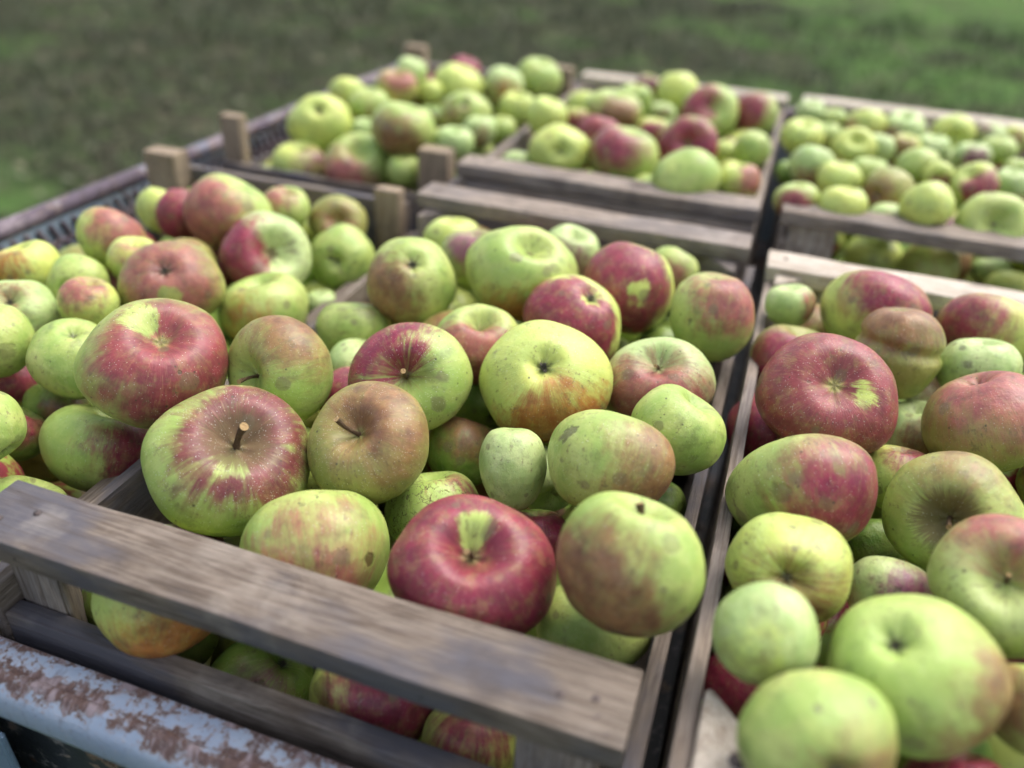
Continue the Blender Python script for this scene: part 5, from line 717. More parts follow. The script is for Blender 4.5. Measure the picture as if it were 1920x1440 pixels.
["C3",[-0.2084,1.1493,-0.0054],0.0232,[0.9469,-0.2596,-0.0202,0.1887],[0.95,0,0,0.8,0,1.0],[435.73,"Y","B",[9.0,0.25,0.3],[0.065,-0.759,-0.648],[-3,0.16,0],[0,0,1],[0,0,1],[0.001,0,0],[0,0,1],[0.001,0,0],[0.1,0.085,0.045],0.3],[0,0,[0.0,0.0,0.0]],"small pale yellow apple right of the red and yellow one, back left crate"],
["C3",[-0.251,1.1673,-0.0251],0.0267,[0.9733,0.0155,0.053,0.2227],[0.95,0,0,0.8,0,1.0],[439.1,"O","B",[0.761,0.25,0.3],[0.015,-0.992,-0.124],[-3,0.16,0],[0,0,1],[0,0,1],[0.001,0,0],[0,0,1],[0.001,0,0],[0.1,0.085,0.045],0.3],[0,0,[0.0,0.0,0.0]],"small olive apple below the red and yellow one, back left crate"],
["C3",[-0.346,0.8272,-0.0871],0.0209,[0.9514,-0.0465,0.0714,0.2961],[0.95,0,0,0.8,0,1.0],[442.47,"P","B",[9.0,0.25,0.3],[0.017,-0.99,-0.138],[-3,0.16,0],[0,0,1],[0,0,1],[0.001,0,0],[0,0,1],[0.001,0,0],[0.1,0.085,0.045],0.3],[0,0,[0.0,0.0,0.0]],"pale green apple low by the near left post of the back left crate"],
["C3",[-0.1774,1.0858,-0.0337],0.0253,[0.9768,0.0291,-0.0212,0.2109],[0.95,0,0,0.8,0,1.0],[445.84,"D","B",[0.83,0.25,0.3],[-0.003,-0.994,-0.109],[-3,0.16,0],[0,0,1],[0,0,1],[0.001,0,0],[0,0,1],[0.001,0,0],[0.1,0.085,0.045],0.3],[0,0,[0.0,0.0,0.0]],"shaded brown green apple in the middle of the back left crate"],
["C5",[0.4444,1.3634,-0.0055],0.0248,[0.9936,0.1115,-0.0116,0.0159],[0.95,0,0,0.8,0,1.004],[449.21,"P","B",[9.0,0.25,0.3],[0.084,-0.55,-0.831],[-3,0.16,0],[0,0,1],[0,0,1],[0.001,0,0],[0,0,1],[0.001,0,0],[0.1,0.085,0.045],0.3],[0,0,[0.0,0.0,0.0]],"small pale green apple in the far left corner of the back right crate"],
["C5",[0.4832,1.3117,-0.0025],0.0223,[0.997,0.0163,-0.0754,-0.0072],[0.95,0,0,0.8,0,1.0],[452.58,"G","B",[9.0,0.25,0.3],[-0.017,-0.386,-0.922],[-3,0.16,0],[0,0,1],[0,0,1],[0.001,0,0],[0,0,1],[0.001,0,0],[0.1,0.085,0.045],0.3],[0,0,[0.0,0.0,0.0]],"small green apple next to the far left corner one, below the far plank"],
["C5",[0.5348,1.2887,0.0003],0.0337,[0.9616,-0.2516,-0.1056,-0.0299],[0.86,0,0,0.8,0,1.0],[455.95,"Y","K",[0.844,0.25,0.3],[-0.739,-0.539,-0.404],[-3,0.16,0],[0,0,1],[0,0,1],[0.001,0,0],[0,0,1],[0.001,0,0],[0.1,0.085,0.045],0.3],[0,0,[0.0,0.0,0.0]],"yellow green apple with pink left edge below the far plank, back right crate"],
["C5",[0.5964,1.2986,-0.0004],0.0343,[0.9933,0.1076,-0.0304,-0.0288],[0.9,0,0,0.8,0,1.04],[459.32,"P","B",[0.592,0.25,0.3],[-0.659,-0.606,-0.446],[-3,0.16,0],[0,0,1],[0,0,1],[0.001,0,0],[0,0,1],[0.001,0,0],[0.1,0.085,0.045],0.3],[0,0,[0.0,0.0,0.0]],"pale green apple with brown base below the far plank of the back right crate"],
["C5",[0.6733,1.3129,0.0],0.036,[0.6804,0.7264,-0.0351,0.0899],[0.86,0,0,0.8,0,0.871],[462.69,"Y","B",[9.0,0.25,0.3],[-0.796,-0.453,0.401],[-3,0.16,0],[0,0,1],[0,0,1],[0.001,0,0],[0,0,1],[0.001,0,0],[0.1,0.085,0.045],0.3],[0,0,[0.0,0.0,0.0]],"yellow green apple with dark hollow below the far plank, back right crate"],
["C5",[0.7334,1.3224,0.0032],0.0264,[0.9963,0.0006,0.0231,-0.0833],[0.8,0,0,0.8,0,1.0],[466.06,"P","U",[0.847,0.25,0.3],[-0.626,-0.587,0.513],[-3,0.16,0],[0,0,1],[0,0,1],[0.001,0,0],[0,0,1],[0.001,0,0],[0.1,0.085,0.045],0.3],[0,0,[0.0,0.0,0.0]],"greyish green apple below the far plank near the right picture edge, back right crate"],
["C5",[0.7774,1.3427,-0.0023],0.025,[0.9653,-0.2134,0.0565,-0.1396],[0.9,0,0,0.8,0,1.0],[469.43,"Y","K",[0.902,0.25,0.3],[0.059,-0.972,-0.227],[-3,0.16,0],[0,0,1],[0,0,1],[0.001,0,0],[0,0,1],[0.001,0,0],[0.1,0.085,0.045],0.3],[0,0,[0.0,0.0,0.0]],"pale yellow apple at the right picture edge below the far plank, back right crate"],
["C5",[0.7365,1.2434,-0.0004],0.0282,[0.9902,-0.0138,-0.1082,-0.0868],[0.8,0,0,0.8,0,1.0],[472.8,"G","B",[9.0,0.25,0.3],[0.008,-0.976,0.216],[-3,0.16,0],[0,0,1],[0,0,1],[0.001,0,0],[0,0,1],[0.001,0,0],[0.1,0.085,0.045],0.3],[0,0,[0.0,0.0,0.0]],"green apple in front of the greyish one near the right picture edge"],
["C5",[0.4384,1.1421,0.0038],0.0333,[0.9949,0.0981,-0.0153,0.0181],[0.9,0,0,0.8,0,0.98],[476.17,"Y","B",[9.0,0.25,0.3],[-0.043,-0.905,0.424],[-3,0.16,0],[0,0,1],[0,0,1],[0.001,0,0],[0,0,1],[0.001,0,0],[0.1,0.085,0.045],0.3],[0,0,[0.0,0.0,0.0]],"yellow green apple against the left board of the back right crate, far end"],
["C5",[0.4767,1.2461,-0.0141],0.0243,[0.996,0.0075,-0.089,-0.0049],[0.9,0,0,0.8,0,1.0],[479.54,"G","B",[9.0,0.25,0.3],[0.01,-0.968,0.251],[-3,0.16,0],[0,0,1],[0,0,1],[0.001,0,0],[0,0,1],[0.001,0,0],[0.1,0.085,0.045],0.3],[0,0,[0.0,0.0,0.0]],"green apple partly behind the far one against the left board, back right crate"],
["C5",[0.5136,1.1254,0.0027],0.0331,[0.924,0.3787,0.0172,0.0497],[0.86,0,0,0.8,0,0.895],[482.91,"Y","B",[9.0,0.25,0.3],[-0.172,-0.51,0.843],[-3,0.16,0],[0,0,1],[0,0,1],[0.001,0,0],[0,0,1],[0.001,0,0],[0.1,0.085,0.045],0.3],[0,0,[0.0,0.0,0.0]],"yellow green apple with dark hollow in the second row from the far plank"],
["C5",[0.5546,1.1568,-0.0021],0.0234,[0.9993,-0.0163,-0.0073,-0.0341],[1.05,0,0,0.8,0,1.0],[486.28,"P","B",[9.0,0.25,0.3],[-0.029,-0.978,0.208],[-3,0.16,0],[0,0,1],[0,0,1],[0.001,0,0],[0,0,1],[0.001,0,0],[0.1,0.085,0.045],0.3],[0,0,[0.0,0.0,0.0]],"pale green apple beside the dark hollowed one, second row, back right crate"],
["C5",[0.5928,1.1803,-0.0029],0.0234,[0.9941,0.0976,-0.035,-0.0305],[1.05,0,0,0.8,0,1.0],[489.65,"Y","B",[0.627,0.4,0.3],[-0.258,-0.782,0.567],[-3,0.16,0],[0,0,1],[0,0,1],[0.001,0,0],[0,0,1],[0.001,0,0],[0.1,0.085,0.045],0.3],[0,0,[0.0,0.0,0.0]],"yellow brown apple in the second row from the far plank, back right crate"],
["C5",[0.6352,1.2016,-0.0013],0.0269,[0.9974,0.0137,-0.0455,-0.0549],[0.85,0,0,0.8,0,1.0],[493.02,"P","B",[9.0,0.25,0.3],[-0.021,-0.964,0.264],[-3,0.16,0],[0,0,1],[0,0,1],[0.001,0,0],[0,0,1],[0.001,0,0],[0.1,0.085,0.045],0.3],[0,0,[0.0,0.0,0.0]],"pale green apple right of the yellow brown one, back right crate"],
["C5",[0.6891,1.1788,-0.001],0.027,[0.9946,-0.0086,-0.0716,-0.0751],[0.85,0,0,0.8,0,1.0],[496.39,"P","U",[0.685,0.25,0.3],[0.399,-0.916,0.025],[-3,0.16,0],[0,0,1],[0,0,1],[0.001,0,0],[0,0,1],[0.001,0,0],[0.1,0.085,0.045],0.3],[0,0,[0.0,0.0,0.0]],"pale apple with purple red right side behind the bright red one, back right crate"],
["C5",[0.4555,1.0045,-0.001],0.0326,[0.9563,-0.2863,0.0328,-0.0497],[0.9,0,0,0.8,0,1.04],[499.76,"P","K",[0.896,0.25,0.3],[0.092,-0.453,-0.887],[-3,0.16,0],[0,0,1],[0,0,1],[0.001,0,0],[0,0,1],[0.001,0,0],[0.1,0.085,0.045],0.3],[0,0,[0.0,0.0,0.0]],"light green apple with faint pink base near the left board, back right crate"],
["C5",[0.4261,1.0338,-0.0231],0.0195,[0.997,-0.0065,0.0765,0.0136],[0.9,0,0,0.8,0,1.0],[503.13,"D","B",[9.0,0.25,0.3],[-0.078,-0.963,0.257],[-3,0.16,0],[0,0,1],[0,0,1],[0.001,0,0],[0,0,1],[0.001,0,0],[0.1,0.085,0.045],0.3],[0,0,[0.0,0.0,0.0]],"dark green apple against the left board of the back right crate"],
["C5",[0.5347,1.0141,-0.0011],0.0271,[0.999,-0.0241,-0.0225,-0.0296],[0.85,0,0,0.8,0,1.0],[506.5,"G","B",[9.0,0.25,0.3],[-0.026,-0.975,0.22],[-3,0.16,0],[0,0,1],[0,0,1],[0.001,0,0],[0,0,1],[0.001,0,0],[0.1,0.085,0.045],0.3],[0,0,[0.0,0.0,0.0]],"green apple in the middle of the back right crate, behind the scabby one"],
["C5",[0.6054,1.0816,-0.0029],0.0321,[0.6617,-0.7159,-0.2033,0.0913],[0.86,0,0,0.8,0,0.941],[509.87,"G","B",[9.0,0.25,0.3],[-0.486,-0.231,-0.843],[-3,0.16,0],[0,0,1],[0,0,1],[0.001,0,0],[0,0,1],[0.001,0,0],[0.1,0.085,0.045],0.3],[0,0,[0.0,0.0,0.0]],"green apple with brown edged hollow left of the bright red one, back right crate"],
["C5",[0.7473,1.1422,-0.0026],0.0189,[0.9942,-0.03,-0.0296,-0.0992],[0.95,0,0,0.8,0,1.0],[513.24,"G","B",[9.0,0.25,0.3],[-0.025,-0.982,0.186],[-3,0.16,0],[0,0,1],[0,0,1],[0.001,0,0],[0,0,1],[0.001,0,0],[0.1,0.085,0.045],0.3],[0,0,[0.0,0.0,0.0]],"green apple behind the one at the right of the bright red apple"],
["C5",[0.4922,0.9515,-0.0003],0.0298,[0.9998,-0.0157,0.002,-0.0133],[0.9,0,0,0.8,0,1.0],[516.61,"Y","B",[9.0,0.25,0.3],[-0.04,-0.968,0.246],[-3,0.16,0],[0,0,1],[0,0,1],[0.001,0,0],[0,0,1],[0.001,0,0],[0.1,0.085,0.045],0.3],[0,0,[0.0,0.0,0.0]],"yellow green apple in front of the faintly pink based one, back right crate"],
["C5",[0.6293,1.0386,0.0005],0.0208,[0.7612,0.6392,-0.1086,0.014],[0.86,0,0,0.8,0,1.04],[519.98,"Y","R",[0.772,0.25,0.3],[0.2,-0.413,0.888],[-3,0.16,0],[0,0,1],[0,0,1],[0.001,0,0],[0,0,1],[0.001,0,0],[0.1,0.085,0.045],0.3],[0,0,[0.0,0.0,0.0]],"yellow and red apple with hollow touching the bright red one, back right crate"],
["C5",[0.6717,1.0048,0.0049],0.0308,[0.9177,0.2881,-0.2594,-0.0868],[0.86,0,0,0.8,0,1.04],[523.35,"Y","R",[0.492,0.12,0.3],[0.575,-0.651,0.496],[-3,0.16,0],[0,0,1],[0,0,1],[0.001,0,0],[0,0,1],[0.001,0,0],[0.1,0.085,0.045],0.3],[0,0,[0.0,0.0,0.0]],"bright red apple with yellow left side in the back right crate"],
["C5",[0.7242,1.0538,-0.0019],0.0236,[0.9916,0.0843,-0.0606,-0.0773],[1.05,0,0,0.8,0,1.0],[526.72,"P","B",[9.0,0.25,0.3],[-0.043,-0.905,0.424],[-3,0.16,0],[0,0,1],[0,0,1],[0.001,0,0],[0,0,1],[0.001,0,0],[0.1,0.085,0.045],0.3],[0,0,[0.0,0.0,0.0]],"light green apple right of the bright red one, back right crate"],
["C5",[0.4433,0.8462,-0.0031],0.0283,[0.9957,-0.0243,-0.0886,0.0086],[0.85,0,0,0.8,0,1.0],[530.09,"G","R",[0.578,0.2,0.3],[-0.106,-0.96,-0.258],[-3,0.16,0],[0,0,1],[0,0,1],[0.001,0,0],[0,0,1],[0.001,0,0],[0.1,0.085,0.045],0.3],[0,0,[0.0,0.0,0.0]],"dull red apple with green top behind the near plank of the back right crate"],
["C5",[0.4985,0.841,-0.0006],0.03,[0.9983,-0.0502,-0.0197,-0.0202],[0.9,0,0,0.8,0,1.0],[533.46,"Y","B",[9.0,0.25,0.3],[-0.027,-0.978,0.207],[-3,0.16,0],[0,0,1],[0,0,1],[0.001,0,0],[0,0,1],[0.001,0,0],[0.1,0.085,0.045],0.3],[0,0,[0.0,0.0,0.0]],"yellow green apple behind the near plank, right of the dull red one"],
["C5",[0.556,0.93,0.0],0.0347,[0.6244,-0.7143,0.1357,-0.2854],[0.86,0,0,0.8,0,0.929],[536.83,"O","B",[0.632,0.3,0.3],[-0.012,0.204,-0.979],[-3,0.16,0.6],[0,0,1],[0,0,1],[0.001,0,0],[0,0,1],[0.001,0,0],[0.1,0.085,0.045],0.3],[0,0,[0.0,0.0,0.0]],"scabby brown and green apple in the near rows of the back right crate"],
["C5",[0.5616,0.8709,-0.0189],0.0279,[0.9979,-0.0392,0.0252,-0.0444],[0.85,0,0,0.8,0,1.0],[540.2,"P","B",[0.823,0.25,0.3],[0.31,-0.951,-0.005],[-3,0.16,0],[0,0,1],[0,0,1],[0.001,0,0],[0,0,1],[0.001,0,0],[0.1,0.085,0.045],0.3],[0,0,[0.0,0.0,0.0]],"pale apple with brown stain behind the near plank, back right crate"],
["C5",[0.5936,0.8421,0.0157],0.0314,[0.9125,-0.3048,-0.2724,-0.0172],[0.95,0,0,0.8,0,1.0],[543.57,"Y","B",[9.0,0.25,0.3],[0.052,-0.779,-0.625],[-3,0.16,0],[0,0,1],[0,0,1],[0.001,0,0],[0,0,1],[0.001,0,0],[0.1,0.085,0.045],0.3],[0,0,[0.0,0.0,0.0]],"bright round yellow green apple sitting high behind the near plank, back right crate"],
["C5",[0.6407,0.8927,-0.03],0.0218,[0.9574,-0.2663,-0.0433,-0.1029],[0.9,0,0,0.8,0,1.0],[546.94,"O","U",[-2.0,0.25,0.3],[0.344,-0.819,-0.459],[-3,0.16,0],[0,0,1],[0,0,1],[0.001,0,0],[0,0,1],[0.001,0,0],[0.1,0.085,0.045],0.3],[0,0,[0.0,0.0,0.0]],"purple apple low behind the near plank of the back right crate"],
["C5",[0.6717,0.8527,-0.0007],0.0397,[0.8572,0.5111,-0.0306,0.0549],[0.86,0,0,1.3,1,0.99],[550.31,"G","B",[9.0,0.25,0.3],[0.078,-0.437,0.896],[-3,0.3,0],[0,0,1],[0,0,1],[0.001,0,0],[0,0,1],[0.001,0,0],[0.1,0.085,0.045],0.3],[0,0,[0.0,0.0,0.0]],"big lobed green apple with brown hollow behind the near plank, back right crate"],
["C5",[0.7234,0.9257,-0.003],0.0171,[0.9915,0.069,-0.0709,-0.0846],[0.9,0,0,0.8,0,1.04],[553.68,"G","B",[9.0,0.25,0.3],[0.287,-0.947,0.144],[-3,0.16,0],[0,0,1],[0,0,1],[0.001,0,0],[0,0,1],[0.001,0,0],[0.1,0.085,0.045],0.3],[0,0,[0.0,0.0,0.0]],"green apple at the right picture edge beside the big lobed one, back right crate"],
["C5",[0.4965,0.8956,-0.0735],0.0242,[0.9508,-0.302,0.0212,-0.0658],[0.9,0,0,0.8,0,1.0],[557.05,"Y","O",[0.559,0.25,0.3],[0.193,-0.502,-0.843],[-3,0.16,0],[0,0,1],[0,0,1],[0.001,0,0],[0,0,1],[0.001,0,0],[0.1,0.085,0.045],0.3],[0,0,[0.0,0.0,0.0]],"olive yellow apple seen below the near plank of the back right crate"],
["C5",[0.5566,0.8822,-0.0765],0.0364,[0.9934,-0.0827,-0.0701,-0.0363],[0.9,0,0,0.8,0,1.0],[560.42,"Y","B",[9.0,0.25,0.3],[0.033,-0.839,-0.543],[-3,0.16,0],[0,0,1],[0.441,-0.884,0.155],[0.12,0.7,0],[0,0,1],[0.001,0,0],[0.1,0.085,0.045],0.3],[0,0,[0.0,0.0,0.0]],"yellow green apple with brown spot seen below the near plank, back right crate"],
["C5",[0.649,0.9191,-0.0794],0.0374,[0.9954,-0.0601,-0.0239,-0.0709],[0.9,0,0,0.8,0,1.0],[563.79,"D","B",[0.691,0.25,0.3],[0.612,-0.791,-0.012],[-3,0.16,0],[0,0,1],[0,0,1],[0.001,0,0],[0,0,1],[0.001,0,0],[0.1,0.085,0.045],0.3],[0,0,[0.0,0.0,0.0]],"green and brown apple in shade below the near plank, back right crate"],
["C5",[0.7085,0.9227,-0.0831],0.0242,[0.9861,-0.0459,-0.1369,-0.0823],[0.9,0,0,0.8,0,1.0],[567.16,"P","B",[9.0,0.25,0.3],[0.597,-0.796,-0.098],[-3,0.16,0],[0,0,1],[0,0,1],[0.001,0,0],[0,0,1],[0.001,0,0],[0.1,0.085,0.045],0.3],[0,0,[0.0,0.0,0.0]],"grey green apple in the gap below the near plank, back right crate"],
["C5",[0.7285,0.864,-0.085],0.0361,[0.9339,-0.3082,0.0439,-0.1757],[0.8,0,0,0.8,0,1.0],[570.53,"Y","B",[9.0,0.25,0.3],[0.723,-0.625,-0.293],[-3,0.16,0],[0,0,1],[0,0,1],[0.001,0,0],[0,0,1],[0.001,0,0],[0.1,0.085,0.045],0.3],[0,0,[0.0,0.0,0.0]],"bright yellow green apple low at the right below the near plank, back right crate"]
]
''')
def skin(o, p):
    o['seed'] = float(p[0]); o['base'] = COL[p[1]][0]; o['base2'] = COL[p[1]][1]; o['blc'] = COL[p[2]][0]
    o['bprm'] = p[3]; o['bdir'] = p[4]; o['qprm'] = p[5]; o['pdir'] = p[6]
    o['sp1'] = p[7]; o['sp1r'] = p[8]; o['sp2'] = p[9]; o['sp2r'] = p[10]; o['spc'] = p[11]; o['dust'] = float(p[12])
for i, (cr, loc, rad, q, shp, p, parts, label) in enumerate(APPLES):
    me, zt, zb_ = apple_mesh(100+i, shp[0], shp[1] > 0, shp[2], shp[3], shp[4], shp[5])
    o = bpy.data.objects.new('apple', me); C.objects.link(o)
    o.location = (loc[0], loc[1], loc[2]+GZ); o.rotation_mode = 'QUATERNION'; o.rotation_quaternion = q; o.scale = (rad, rad, rad)
    skin(o, p); tag(o, label, 'apple', GN[cr])
    if parts[0]: s_ = bpy.data.objects.new('stem', stem_mesh(i, zt, parts[0], parts[2])); C.objects.link(s_); s_.parent = o
    if parts[1]: s_ = bpy.data.objects.new('calyx', eye_mesh(i, zb_)); C.objects.link(s_); s_.parent = o
